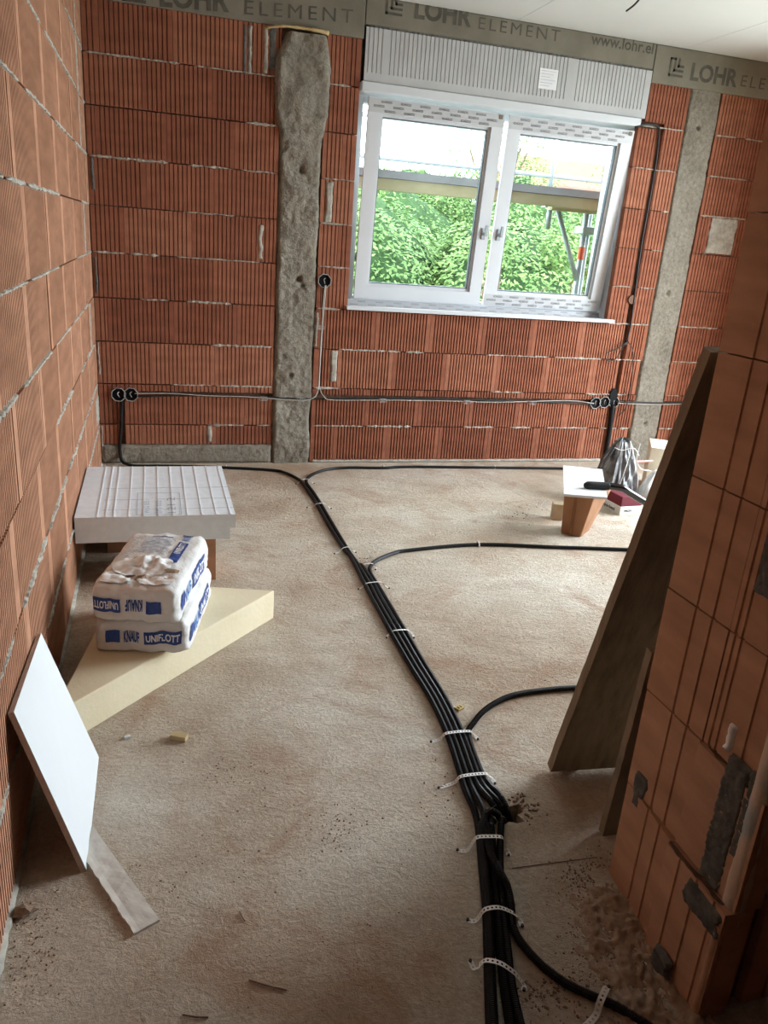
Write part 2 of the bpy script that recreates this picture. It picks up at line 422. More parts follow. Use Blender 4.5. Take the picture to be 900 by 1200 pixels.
# ---- back wall: core, bricks, pillars, beds of mortar
OX0, OX1, OZ0, OZ1 = 1.505, 3.362, 1.0, 2.565
yb = D+.030
mb = MB()
mb.box(-.3, OX0-.01, yb, D+.365, -.3, 2.5); mb.box(OX1+.014, 4.72, yb, D+.365, -.3, 2.5)
mb.box(OX0-.01, OX1+.014, yb, D+.365, -.3, OZ0-.01)
wall_back = mb.build('wall_back', BACKING)
tag(wall_back, 'ribbed red hollow-brick wall holding the window', 'wall', kind='structure')
PL, PR = (1.050, 1.300), (3.705, 3.945)
chases = [(.23, 4.42, .432, .459), (.118, .150, -.1, .42), (3.515, 3.553, -.1, 2.262), (3.36, 3.553, 2.235, 2.275),
          (1.338, 1.362, .45, 1.13)]
jl = {9: .09, 8: .298, 7: .049, 6: .308, 5: .181, 4: .303, 3: .073, 2: .313, 1: .125, 0: .246}
jm = {3: 1.698, 2: 1.832, 1: 1.665, 0: 1.830}
def back_row(r, a, c, j0, L, z0, z1):
    j = j0-L*math.ceil((j0-a)/L+1)
    while j < c:
        x0, x1 = max(j, a), min(j+L, c)
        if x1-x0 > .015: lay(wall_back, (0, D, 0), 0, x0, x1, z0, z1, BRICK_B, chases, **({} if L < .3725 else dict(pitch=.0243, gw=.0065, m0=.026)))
        j += L
for r in range(10):
    z0, z1 = .25*r, .25*(r+1)
    zl = .122 if r == 0 else z0
    back_row(r, .004, PL[0]-.003, jl[r], .373 if r else .449, zl, z1)
    jr = jm.get(r, jl[r]+.0)
    if r < 4: back_row(r, PL[1]+.003, PR[0]-.003, jm[r], .3715, z0, z1)
    else:
        back_row(r, PL[1]+.003, OX0, 1.30+.12*(r % 2), .373, z0, z1)
        back_row(r, OX1 if r < 9 else 3.405, PR[0]-.003, OX1-.373+.0*(r % 2), .373, z0, z1)
    back_row(r, PR[1]+.003, 4.418, 4.02+.19*(r % 2), .373, z0, z1)
fb = lambda x, o, z: (x, D-o, z)
# squeezed mortar in stretches of the bed joints
for r in range(1, 10):
    m_ = MB(); z = .25*r
    for s, (a, c) in enumerate(((.01, 1.04), (1.31, 3.7 if r <= 3 else 1.5), (3.37, 3.70), (3.95, 4.41))):
        if r <= 3 and s == 2: continue
        x = a
        while x < c-.03:
            L = random.uniform(.12, .5); e = min(c, x+L)
            if random.random() < .72: bead(m_, x, e, z, random.choice((.006, .009, .0125)), fb, r*7+s)
            x = e+random.uniform(.01, .12)
    m_.build('mortar_bed', MORTAR, wall_back)
# smears
for i, (u0, v0, u1, v1, mt) in enumerate((
        (284, 27, 290, 88, MORTAR_D), (290, 28, 296, 88, MORTAR), (308, 30, 315, 88, MORTAR), (315, 30, 324, 84, MORTAR_D),
        (382, 212, 389, 262, MORTAR), (302, 262, 309, 305, MORTAR), (104, 182, 112, 224, MORTAR_D),
        (388, 410, 395, 448, MORTAR), (369, 365, 373, 407, MORTAR), (834, 254, 857, 300, MORTAR),
        (112, 300, 116, 345, MORTAR_D), (115, 400, 119, 440, MORTAR), (242, 498, 249, 519, MORTAR), (119, 498, 123, 540, MORTAR))):
    p, q_ = bk(u0, v0), bk(u1, v1)
    patch('mortar_smear', wall_back, fb, min(p.x, q_.x-.02), q_.x, q_.z, p.z, mt, .004, .008, i*3.1)
patch('concrete_plinth', wall_back, fb, .004, 1.05, .0, .122, CONC, .008, .004, 41, .012, .006)
patch('mortar_fillet', wall_back, fb, 1.31, 3.5, -.004, .022, MORTAR, .012, .004, 43, .014, .005)
patch('mortar_fillet', wall_back, fb, 3.95, 4.41, -.004, .022, MORTAR, .012, .004, 44, .014, .005)
def pillar(x0, x1, flare, seed, pits):
    nx, nzv = 22, 210; mb = MB(); zt = 2.478 if flare else 2.497
    for j in range(nzv+1):
        z = zt*j/nzv; g = 0
        if flare and z > 1.9:
            t = (z-1.9)/.58; g = .042*math.sin(min(1, t*1.6)*math.pi/2)*(1 if t < .72 else max(.25, 1-(t-.72)*2.6))
        sl = .012*nz(z*5, seed, 0)+.006*nz(z*30, seed, 2); sr = .012*nz(z*5, seed, 5)+.006*nz(z*30, seed, 8)
        if flare and z > 2.35: sl += (z-2.35)*.25
        a, c = x0-g+sl, x1+g*.9+sr
        for i in range(nx+1):
            x = a+(c-a)*i/nx; e = min(i, nx-i)
            o = (.012 if flare else .004)+(.014 if flare else .004)*nz(x*9, z*9, seed)+(.009 if flare else .003)*nz(x*34, z*34, seed+5)
            if flare: o += .018*max(0, min(1, (z-1.9)/.3))
            for px, pz, pr in pits:
                d_ = math.hypot(x-px, z-pz)
                if d_ < pr: o -= .03*(1-(d_/pr)**2)
            if e == 0: o = -.02
            elif e == 1: o *= .6
            mb.v.append((x, D-o, z))
    for j in range(nzv):
        for i in range(nx):
            a = j*(nx+1)+i; mb.f.append((a, a+1, a+nx+2, a+nx+1))
    n = len(mb.v); last = nzv*(nx+1); mb.f.append((last, last+nx, last+nx//2))
    return mb.build('concrete_pillar', CONC, wall_back, smooth=True)
p1, p2, p3 = bk(350, 327), bk(354, 335), bk(340, 440)
pillar(*PL, True, 3, [(p1.x, p1.z, .022), (p2.x, p2.z, .016), (p3.x, p3.z, .016), (bk(353, 200).x, bk(353, 200).z, .02)])
pillar(*PR, False, 21, [(bk(783, 344).x, bk(783, 344).z, .02), (bk(756, 497).x, bk(756, 497).z, .02), (bk(818, 150).x, bk(818, 150).z, .018)])
# ring beam elements with stencilled lettering
def beam_el(x0, x1, z0, dy):
    return MB().box(x0, x1, D-dy, D+.2, z0, CEIL-.002).build('beam_element', BEAM, wall_back, bevel=.004)
e1 = beam_el(.0, 1.512, 2.498, .006); e2 = beam_el(1.516, 3.395, 2.572, .004); e3 = beam_el(3.398, 4.418, 2.498, .007)
def stencil(el, dy, items, logo=None, slope=0):
    m_ = MB(); Y = D-dy-.0012
    for body, x, z, w, h, b_, sp in items: add_text(m_, body, lambda a, c: (x+a, Y, z+c+slope*a), w, h, b_, sp)
    if logo:
        lx, lz, s = logo; t = s*.13
        for i, (a, c) in enumerate(((0, 0), (.30, .26), (.56, .50))):
            a *= s; c *= s
            m_.quad((lx+a, Y, lz+c), (lx+a+t, Y, lz+c), (lx+a+t, Y, lz+s*(.98)), (lx+a, Y, lz+s*.98))
            m_.quad((lx+a, Y, lz+c), (lx+s*1.0, Y, lz+c), (lx+s*1.0, Y, lz+c+t), (lx+a, Y, lz+c+t))
        m_.quad((lx, Y, lz+s*.86), (lx+s*.42, Y, lz+s*.86), (lx+s*.42, Y, lz+s*.98), (lx, Y, lz+s*.98))
    m_.build('stencil_print', PRINT_G, el)
stencil(e1, .006, [('LOHR', .40, 2.508, .36, .105, .035, 1.0), ('ELEMENT', .842, 2.528, .60, .066, 0, 1.35)], (.21, 2.505, .12), .062)
stencil(e2, .004, [('LOHR', 1.80, 2.642, .35, .098, .035, 1.0), ('ELEMENT', 2.195, 2.638, .53, .060, 0, 1.3), ('www.lohr.el', 2.936, 2.654, .44, .062, .015, 1.0)], (1.628, 2.636, .10))
stencil(e3, .007, [('LOHR', 3.672, 2.546, .36, .098, .035, 1.0), ('ELEMENT', 4.06, 2.553, .56, .065, 0, 1.3)], (3.508, 2.548, .108))

# ---- left wall
mb = MB().box(-.3, -.026, -2.2, D+.365, -.3, CEIL+.02)
wall_left = mb.build('wall_left', BACKING)
tag(wall_left, 'long orange-brown ribbed brick wall with pale mortar lines', 'wall', kind='structure')
lj = {7: 2.527, 6: 2.285, 5: 2.405, 4: 2.322, 3: 1.985, 2: 1.835, 1: 1.93, 8: 2.26, 9: 2.5, 10: 2.3, 0: 2.2}
for r in range(11):
    z0, z1 = .25*r, min(.25*(r+1), CEIL); L = .4945; y = lj[r]-L*6
    while y < D:
        a, c = max(y, -.3), min(y+L, D)
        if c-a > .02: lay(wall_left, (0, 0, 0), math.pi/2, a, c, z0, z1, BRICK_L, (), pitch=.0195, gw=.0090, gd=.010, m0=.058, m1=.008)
        y += L
fL = lambda y, o, z: (o, y, z)
for r in range(1, 11):
    m_ = MB(); y = .2
    while y < 4.88:
        L = random.uniform(.2, .9); e = min(4.9, y+L)
        if random.random() < .85: bead(m_, y, e, .25*r, random.choice((.007, .010, .013)), fL, 100+r)
        y = e+random.uniform(.01, .15)
    m_.build('mortar_bed', MORTAR, wall_left)
for i, (y0, y1, z0, z1) in enumerate(((4.52, 4.545, 1.75, 2.6), (4.50, 4.53, 1.25, 1.5), (4.55, 4.60, .75, 1.0), (4.7, 4.9, .28, .44))):
    patch('mortar_smear', wall_left, fL, y0, y1, z0, z1, MORTAR, .003, .006, 60+i)
patch('mortar_fillet', wall_left, fL, .6, 4.9, -.004, .02, MORTAR, .010, .004, 71, .014, .004)

JY1_ = 1.287
# ---- right wall of the room with a wide opening, and the walls of the hall
WX = 4.42
mb = MB(); mb.box(WX, WX+.3, JY1_, 2.40, -.3, CEIL); mb.box(WX, WX+.3, 4.30, D+.03, -.3, CEIL); mb.box(WX, WX+.3, 2.40, 4.30, 2.36, CEIL)
mb.box(WX, WX+.3, 2.40, 4.30, -.3, .06)
wr = mb.build('wall_right', BRICK_L); tag(wr, 'brick wall with a wide daylight opening', 'wall', kind='structure')
mb = MB(); mb.box(-.3, 2.9, -2.2, -1.9, -.3, CEIL)
wh = mb.build('wall_hall', BRICK_L); tag(wh, 'brick wall behind the photographer', 'wall', kind='structure')
wh2 = MB().box(2.6, 2.9, -1.9, .9, -.3, CEIL).build('wall_hall_side', BRICK_L); tag(wh2, 'brick side wall of the hall', 'wall', kind='structure')

# ---- partition whose end forms the opening on the right
JX, JY0, JY1 = 1.372, .897, 1.286
mb = MB().box(JX+.03, 4.72, JY0+.03, JY1, -.3, CEIL)
wall_front = mb.build('wall_front', BACKING)
tag(wall_front, 'smooth orange brick wall end on the right with grey mortar smears', 'wall', kind='structure')
def jamb(y0, y1, z0, z1, grooves, dx=0, rot=0):
    # local x runs towards the camera (-y)
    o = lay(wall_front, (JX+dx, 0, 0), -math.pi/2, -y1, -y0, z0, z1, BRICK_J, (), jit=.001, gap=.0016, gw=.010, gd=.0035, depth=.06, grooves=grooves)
    if rot: o.rotation_euler = (0, 0, -math.pi/2+rot)
    return o
YM = 1.090
for r in range(11):
    z0, z1 = (.25*r+.022 if r else 0), min(.25*(r+1)+.022, CEIL)
    ga = [.098, .148]; gb = [.048, .105, .160]
    if r == 0:
        jamb(YM, JY1, z0, z1, ga, .002, -.09); jamb(JY0, YM, z0, z1, gb, -.026, -.03)
    elif r == 1:
        jamb(YM, JY1, z0, z1, ga, 0, -.02); jamb(JY0, YM, z0, z1, [.125], -.010, -.02)
    else:
        jamb(YM, JY1, z0, z1, ga); jamb(JY0, YM, z0, z1, [.018, .036, .105, .165])
    # face towards the hall
    for a, c in ((1.395, 1.62), (1.62, 1.99), (1.99, 2.36), (2.36, 2.60)):
        lay(wall_front, (0, JY0+.012, 0), 0, a, c, z0, z1, BRICK_J, ((1.42, 1.452, -1, 3),), pitch=.06, m0=.05, gw=.007, gd=.006)
fj = lambda y, o, z: (JX-.012-o, y, z)
p = patch('mortar_smear', wall_front, fj, .945, 1.008, .235, .555, MORTAR_D, .002, .006, 81, .004, .005)
patch('mortar_smear', wall_front, fj, .918, .95, .37, .56, MORTAR_D, .001, .012, 82, .004, .003)
fj0 = lambda y, o, z: (JX-o, y, z)
patch('mortar_smear', wall_front, fj0, .985, 1.055, .87, 1.14, MORTAR_D, .006, .008, 83, .004, .005)
patch('mortar_smear', wall_front, fj0, 1.215, 1.262, .235, .33, MORTAR_D, .0035, .014, 84, .005, .002)
patch('mortar_smear', wall_front, lambda y, o, z: (JX-.036-o, y, z), .90, 1.01, .205, .262, MORTAR_D, .002, .02, 85, .004, .004)
patch('mortar_smear', wall_front, lambda y, o, z: (JX-.045-o, y, z), .985, 1.04, -.01, .05, MORTAR_D, .002, .010, 86, .005, .003)
patch('plaster_fleck', wall_front, lambda y, o, z: (JX-.003-o, y, z), 1.012, 1.035, .545, .61, INKW, .003, .012, 87, .005, .004)
m_ = MB(); bead(m_, .92, 1.09, .022+.25, .002, lambda y, o, z: (JX-.022-o, y, z), 4)
for r in range(2, 9):
    if r % 2 == 0: bead(m_, 1.0, 1.07, .022+.25*r, .003, fj0, r)
m_.build('mortar_bed', BACKING, wall_front)
# worn rounded corner, rendered down to knee height
def corner(z0, z1, r, mat, name, dx):
    mb = MB(); N = int((z1-z0)/.02); K = 9
    for j in range(N+1):
        z = z0+(z1-z0)*j/N; rr = r*(1+.06*nz(z*11, r, 3)+.05*nz(z*40, r, 7))
        for i in range(K):
            t = math.pi*(-.25+1.0*i/(K-1)); cx, cy = JX-dx+r, JY0+r
            mb.v.append((cx-rr*math.cos(t), cy-rr*math.sin(t), z))
    for j in range(N):
        for i in range(K-1):
            a = j*K+i; mb.f.append((a, a+1, a+K+1, a+K))
    for j in (0, N):
        mb.f.append(tuple(j*K+i for i in range(K)))
    return mb.build(name, mat, wall_front, smooth=True)
corner(.235, 2.6, .022, CORNER, 'rendered_corner', .018); corner(0, .235, .012, BRICK_J, 'brick_corner', .036)
patch('mortar_smear', wall_front, lambda x, o, z: (x, JY0+.012-o, z), 1.455, 1.60, .30, .95, MORTAR_D, .008, .02, 88, .012, .006)

# ------------------------------------------------------------------ window
win = empty('window_1'); tag(win, 'white two-sash window, both sashes tilted inward, in the brick wall', 'window', kind='structure')
FY0, FY1 = 5.088, 5.165; fw = .075
FX0, FX1, FZ0, FZ1 = 1.497, 3.372, 1.006, 2.275
fr = MB(); fr.box(FX0, FX0+fw, FY0, FY1, FZ0, FZ1); fr.box(FX1-fw, FX1, FY0, FY1, FZ0, FZ1)
fr.box(FX0+fw, FX1-fw, FY0, FY1, FZ0, FZ0+fw); fr.box(FX0+fw, FX1-fw, FY0, FY1, FZ1-fw, FZ1)
frame = fr.build('frame', PVC, win, bevel=.003)
MB().box(FX0, FX1, D+.02, FY0, FZ0-.004, FZ0+.012).build('sill_board', PVC, win)
MB().box(1.492, 3.40, D-.040, D+.03, 1.004, 1.027).build('sill', PVC, win, bevel=.003)
MB().box(FX0, FX1, FY0-.045, FY0, FZ0+.012, FZ0+.052).build('threshold_profile', FILM, win, bevel=.003)
MB().box(3.363, 3.374, D+.048, FY0+.02, 1.0, 2.28).build('reveal_board', SHUT, win)
fp = MB()
for r in range(2):
    for i in range(15):
        x = FX0+.05+i*.122+.05*r
        add_text(fp, 'SCHÜCO', lambda a, c: (x+a, FY0-.0462, FZ0+.017+.019*r+c), .052, .011)
fp.build('film_print', FILM_INK, win)
fp = MB()
for i in range(9):
    z = 1.10+i*.125
    add_text(fp, 'SCHÜCO', lambda a, c: (FX1-.012-c, FY0-.0012, z+a), .055, .011)
    add_text(fp, 'SCHÜCO', lambda a, c: (FX0+.022-c, FY0-.0012, z+a), .055, .011)
fp.build('film_print', FILM_INK, frame)
def sash(x0, x1, hside):
    z0, z1, t, w = 1.067, 2.216, .062, .080
    root = empty('sash', (0, 5.022, z0)); root.parent = win
    root.rotation_euler = (math.atan2(.092, z1-z0), 0, 0)
    h = z1-z0; m_ = MB()
    for ya, yb_, i_ in ((0, .017, 0), (.017, t, .026)):
        m_.box(x0+i_, x0+w, ya, yb_, i_, h-i_); m_.box(x1-w, x1-i_, ya, yb_, i_, h-i_); m_.box(x0+w, x1-w, ya, yb_, i_, w); m_.box(x0+w, x1-w, ya, yb_, h-w, h-i_)
    for a, c, e, g in ((x0+w, x0+w+.016, w, h-w), (x1-w-.016, x1-w, w, h-w), (x0+w+.016, x1-w-.016, w, w+.016), (x0+w+.016, x1-w-.016, h-w-.016, h-w)):
        m_.box(a, c, .016, t, e, g)
    me = m_.mesh('sash_frame')
    o = obj('sash_frame', me, PVC, root)
    g_ = MB(); e = .016
    for a, c, b_, d_ in ((x0+w+e, x0+w+e+.005, w+e, h-w-e), (x1-w-e-.005, x1-w-e, w+e, h-w-e), (x0+w+e, x1-w-e, w+e, w+e+.005), (x0+w+e, x1-w-e, h-w-e-.005, h-w-e)):
        g_.box(a, c, .021, .052, b_, d_)
    g_.build('gasket', GASKET, root)
    MB().box(x0+w+.01, x1-w-.01, .030, .046, w+.01, h-w-.01).build('pane', GLASS, root)
    MB().box(x0+.004, x1-.004, -.0008, .0004, h-w+.004, h-.002).build('film', FILM, root)
    pr = MB()
    for r in range(3):
        for i in range(7):
            x = x0+.03+i*.12+(.045, 0, .07)[r]
            if x+.06 < x1-.02: add_text(pr, 'SCHÜCO', lambda a, c: (x+a, -.0022, h-.024-.024*r+c), .066, .015, .02)
    if hside < 0:
        MB().box(x0+.004, x1-.004, -.0008, .0004, .002, w-.004).build('film', FILM, root)
        for r in range(3):
            for i in range(7):
                x = x0+.02+i*.12+(.045, 0, .07)[r]
                if x+.06 < x1-.02: add_text(pr, 'SCHÜCO', lambda a, c: (x+a, -.0022, w-.024-.024*r+c), .066, .015, .02)
    pr.build('film_print', FILM_INK, root)
    hx = (x1-w*.5) if hside > 0 else (x0+w*.5); hz = 1.518-z0
    hm = MB(); hm.box(hx-.014, hx+.014, -.010, 0, hz-.035, hz+.035)
    hm.tube([(hx, -.005, hz), (hx, -.040, hz)], .009, 10); hm.box(hx-.010, hx+.010, -.052, -.038, hz-.012, hz+.055)
    hm.build('handle', GALV, root, bevel=.003)
    cx = x1-.028
    MB().box(cx-.012, cx+.012, -.004, 0, h-.030, h-.006).build('corner_cap', simple('brown_cap', (.20, .17, .14)), root)
sash(1.566, 2.434, 1); sash(2.462, 3.345, -1)
# roller shutter box over the window
sb = empty('roller_shutter_box', (1.525, D, 2.29)); tag(sb, 'white ribbed roller shutter box above the window', 'shutter box')
w_, h_ = 1.872, .272
me = brick_mesh(w_, h_-.045, [], SHUT, .0262, .006, .005, .12, .02, .01,
                [x for x in [.018+.0262*i for i in range(70)] if not (.10 < x < .128 or 1.30 < x < 1.33)])
pn = obj('ribbed_panel', me, None, sb); pn.location = (0, -.004, .045)
MB().box(0, w_, -.004, .12, 0, .045).build('lower_strip', SHUT, sb)
MB().box(-.012, w_-.03, -.018, .15, -.052, -.003).build('guide_rail', PVC, sb, bevel=.006)
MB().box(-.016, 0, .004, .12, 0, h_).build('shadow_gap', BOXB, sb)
c = bk(642, 93); lx, lz = c.x-1.525, c.z-2.29
st = MB().box(lx-.062, lx+.062, -.0062, -.003, lz-.055, lz+.055).build('sticker', INKW, sb)
m_ = MB()
for i in range(6): add_rect(m_, lambda a, e: (a, -.0070, e), lx-.052, lx+.05-.02*(i % 3), lz+.040-.016*i, lz+.045-.016*i)
m_.build('sticker_print', INKG, st)
m_ = MB(); bead(m_, 1.54, 3.39, 2.568, .010, fb, 300); m_.build('mortar_bed', MORTAR_D, wall_back)
yf = MB(); pts = spline([bk(312, 33) + Vector((0, -.01, 0)), bk(330, 32) + Vector((0, -.03, 0)), bk(350, 34) + Vector((0, -.03, 0)), bk(370, 37) + Vector((0, -.03, 0)), bk(384, 40) + Vector((0, -.02, 0))], .012)
yf.tube(pts, .008, 8, True, [.005+.009*abs(nz(i*.35, 3, 1))+(.005 if i > len(pts)*.7 else 0) for i in range(len(pts))])
tag(yf.build('foam_bead', YFOAM, None, smooth=True), 'yellow assembly foam bead on top of the left concrete pillar', 'foam bead')

# ------------------------------------------------------------------ electrics on the back wall
def socket(p, label):
    e = empty('socket_box', (p.x, D, p.z)); tag(e, label, 'socket box', 'flush socket boxes in the back wall')
    K = 12; c = MB(); n = 0
    ring = lambda r, y: [(r*math.cos(2*math.pi*i/K), y, r*math.sin(2*math.pi*i/K)) for i in range(K)]
    A, B_, C_, E_ = ring(.041, -.014), ring(.035, -.014), ring(.035, -.003), ring(.041, .02)
    for i in range(K):
        j = (i+1) % K
        c.quad(A[j], A[i], B_[i], B_[j]); c.quad(B_[j], B_[i], C_[i], C_[j]); c.quad(A[i], A[j], E_[j], E_[i])
    c.quad(*C_[::-1]); c.build('cup', BOXB, e)
    r = MB(); pts = [(.0415*math.cos(2*math.pi*i/8+.3), -.013, .0415*math.sin(2*math.pi*i/8+.3)) for i in range(9)]
    r.tube(pts, .0028, 5, False); r.build('rim', RIM, e)
    w = MB(); w.tube(spline([(.01, .01, -.03), (.0, -.01, -.008), (-.006, -.02, .008), (.004, -.01, .016)], .006), .0025, 5); w.build('wire_end', RIM, e)
    return e
socket(bk(139, 462), 'leftmost black socket box low on the back wall, first of the pair')
socket(bk(153.5, 462), 'black socket box low on the left of the back wall, second of the pair')
socket(bk(380, 329), 'single black socket box beside the left pillar at window height')
socket(bk(697, 472), 'black socket box low right of the window, first of three in the row')
socket(bk(707.5, 471), 'black socket box low right of the window, middle of three in the row')
socket(bk(718.5, 471), 'black socket box low right of the window, last of three in the row')
p = bk(718, 463); o = MB()
o.prism([(.030*math.cos(t), .052*math.sin(t)) for t in [2*math.pi*i/20 for i in range(20)]], 0, .012, Matrix.Translation((p.x, D-.004, p.z)) @ Matrix.Rotation(math.radians(90), 4, 'X'))
tag(o.build('oval_cover', BOXB), 'black oval cover above the row of three socket boxes', 'cover')
p = bk(740, 351); o = MB()
o.prism([(.030*math.cos(t), .030*math.sin(t)) for t in [2*math.pi*i/16 for i in range(16)]], 0, .012, Matrix.Translation((p.x, D-.001, p.z)) @ Matrix.Rotation(math.radians(90), 4, 'X'))
tag(o.build('round_plug', simple('plug_brown', (.16, .085, .05))), 'round brown plug in the vertical cable chase right of the window', 'plug')
def wallpts(L, out): return [Vector((bk(u, v).x, D-out, bk(u, v).z)) for u, v in L]
def cable(name, pts, r, mat, label, cat='cable', group=None, step=.02, seg=6):
    return tag(MB().tube(spline(pts, step), r, seg).build(name, mat, None, smooth=True), label, cat, group)
cable('cable', wallpts([(158, 460), (200, 460), (240, 462.5), (290, 464), (330, 467), (352, 468), (365, 466), (371, 459), (373, 440), (375, 400), (378, 350), (380, 334)], .030) , .0032, GREYC, 'pale cable from left socket pair rising to the pillar socket')
cable('cable', wallpts([(381, 334), (379, 360), (376, 400), (373.5, 440), (374, 455), (379, 464), (390, 468), (450, 468), (520, 469), (580, 470.5), (640, 469), (670, 469), (694, 472)], .024), .0032, GREYC, 'pale cable from pillar socket down and along to the right socket row')
cable('cable', wallpts([(160, 464), (230, 463), (300, 465), (360, 467), (420, 467), (500, 467), (560, 468.5), (640, 471), (690, 473)], .010), .006, CABLE, 'dark cable in the horizontal wall chase between the sockets')
cable('cable', wallpts([(722, 472), (745, 473), (770, 473.5), (800, 473), (830, 473)], .016), .0032, GREYC, 'pale cable running right from the socket row across the right pillar')
cable('cable', wallpts([(720, 470), (745, 471), (770, 472), (800, 472), (830, 472)], .008), .006, CABLE, 'dark cable running right from the socket row behind the pale cable')
cable('cable', wallpts([(743, 149), (755, 146), (766, 147), (771, 150), (770, 170), (766, 200), (758, 245), (750, 290), (744, 335), (738, 380), (733, 400)], .012), .007, CABLE, 'black cable in the vertical chase right of the window')
cable('cable', wallpts([(733, 400), (720, 408), (708, 413), (707, 419), (714, 423), (721, 417), (727, 406), (733, 401)], .03), .0038, CABLE, 'small black cable loop hanging left of the vertical chase')
cable('cable', wallpts([(733, 400), (738, 407), (739, 420), (738, 440), (735, 460), (730, 478), (722, 486)], .03), .0035, CABLE, 'thin black cable drooping right of the chase to the socket row')
cable('conduit', wallpts([(717, 474), (714, 500), (710, 525), (708, 540)], .012), .019, BLACK, 'thick black conduit dropping from the right socket row to the floor', 'conduit')
def clip(u, v, label):
    p = bk(u, v); e = MB()
    for s in (-1, 0, 1):
        e.tube([(p.x+s*.014+.012*math.cos(t), D-.034, p.z+.012*math.sin(t)) for t in [2*math.pi*i/10 for i in range(11)]], .0022, 4, False)
    return tag(e.build('cable_clip', RIM), label, 'clip', 'wire clips on the wall cables')
for u, v, l in ((308, 466, 'wire clip on the cable left of the left pillar'), (352, 467, 'wire clip on the cable crossing the left pillar'),
                (374, 383, 'wire clip on the cable below the pillar socket'), (447, 468, 'wire clip on the low cable under the left sash, nearest the left pillar'),
                (545, 470, 'wire clip on the low cable under the window middle'), (622, 471, 'wire clip on the low cable nearest the right sockets')):
    clip(u, v, l)

# ------------------------------------------------------------------ conduits across the floor
CR = .0096
def conduit(px, label, corr_y=2.6, lift=None, pre=(), post=(), r=CR):
    P = list(pre)
    for i, q in enumerate(px):
        z = CR + (q[2] if len(q) > 2 else 0)
        P.append(fl(q[0], q[1], z))
    P += list(post)
    S = spline(P, .02); out = []; rad = []
    for a, c in zip(S, S[1:]):
        near = a.y < corr_y
        n = max(1, int((c-a).length/(.0021 if near else .02)))
        for k in range(n):
            out.append(a+(c-a)*k/n)
    out.append(S[-1])
    k = 0
    for p in out:
        if p.y < corr_y: rad.append(r*(1.0 if k % 2 else .86)); k += 1
        else: rad.append(r*.97)
    return tag(MB().tube(out, r, 8, True, rad).build('conduit', BLACK, None, smooth=False), label, 'conduit', 'black corrugated conduits on the floor')
wl = lambda u, v, o: Vector((bk(u, v).x, D-o, bk(u, v).z))
conduit([(150, 544.5), (200, 546), (265, 548), (320, 551), (334, 554), (347, 560), (354.7, 566.4), (364, 580), (373, 594), (386, 617), (403.5, 644), (412, 654),
         (428, 686), (436, 701), (457, 739), (480, 779), (505, 820), (525, 863), (541, 913), (547, 930), (556, 950), (560, 967), (562, 985), (564.4, 1014.7), (569, 1061), (571, 1110), (572, 1147), (574, 1200), (578, 1290)],
        'leftmost conduit of the bundle, bending left along the back wall', pre=[wl(143, 470, .010), wl(142, 500, .010), wl(141, 530, .012)])
conduit([(700, 550), (660, 549), (580, 548), (480, 547), (448, 548.3), (409, 548), (387.5, 549.5), (373, 553), (362.7, 558.4), (359, 565), (368, 578), (378, 594), (394.7, 622.4), (407.5, 644), (419.6, 661.6),
         (434, 686), (441.5, 701), (463, 739), (486, 779), (511, 820), (531, 863), (548.5, 913), (556, 930, .004), (566, 950, .012), (570, 975, .022), (575, 1000, .024), (585, 1019.6, .022), (594, 1036.7, .012), (599, 1061), (601, 1085.6), (611, 1105), (633, 1129.6), (662, 1151.6), (691.6, 1166), (721, 1178.5), (745, 1193), (790, 1222)],
        'conduit from the right socket row, its near end branching right to the wall end')
HB = (HC.x-.01, HC.y+.01)
conduit([(423, 661.6), (428.4, 668.7), (439, 686), (447, 701), (469, 739), (492, 779), (517, 820), (537.5, 863), (555.5, 913), (567, 930, .003), (579, 945, -.004)],
        'conduit rising from the floor where the middle branch leaves, third in the bundle', pre=[Vector((fl(422, 659).x, fl(422, 659).y, -.02))], post=[Vector((HC.x-.015, HC.y+.012, -.06))])
conduit([(860, 650), (735, 644), (650, 641), (560, 638), (480, 644.7), (462, 648), (444.4, 655), (435, 662), (434, 671), (443.5, 687), (452, 701), (474.5, 739), (498, 779), (523, 820), (543.5, 863), (562, 913), (574, 930, .003), (587, 945, -.004)],
        'conduit curving right across the middle of the floor behind the leaning plank', post=[Vector((HC.x+.005, HC.y+.008, -.06))])
conduit([(850, 806), (760, 804), (675, 806), (640, 808.5), (600, 815), (572, 829), (555, 847), (549, 863), (567.5, 913), (581, 927, .002), (592, 944, -.002)],
        'conduit curving right beside the foot of the leaning plank', post=[Vector((HC.x+.022, HC.y+.0, -.06))])
conduit([(584, 955, .006), (576, 950, .030), (568, 955, .026), (564.5, 968, .020), (565, 985, .014), (568, 1014, .012), (573, 1061, .013), (575, 1110, .013), (576, 1147, .013), (579, 1200, .013), (584, 1290, .013)],
        'conduit looping out of the floor hole over the bundle', pre=[Vector((HC.x-.01, HC.y-.012, -.06))])
conduit([(575, 960, .012), (576, 980, .003), (578, 1014.7), (582, 1061), (586, 1110), (591, 1151.6), (598, 1200), (612, 1290)],
        'coarsely ribbed conduit in the middle of the near bundle', pre=[Vector((HC.x-.022, HC.y-.006, -.06))], r=.0112)
conduit([(588.5, 960, .010), (586.5, 980, .002), (586, 1014), (589, 1061), (594.5, 1110), (600.5, 1159), (610, 1200), (632, 1290)],
        'rightmost straight conduit of the near bundle', pre=[Vector((HC.x+.004, HC.y-.014, -.06))])

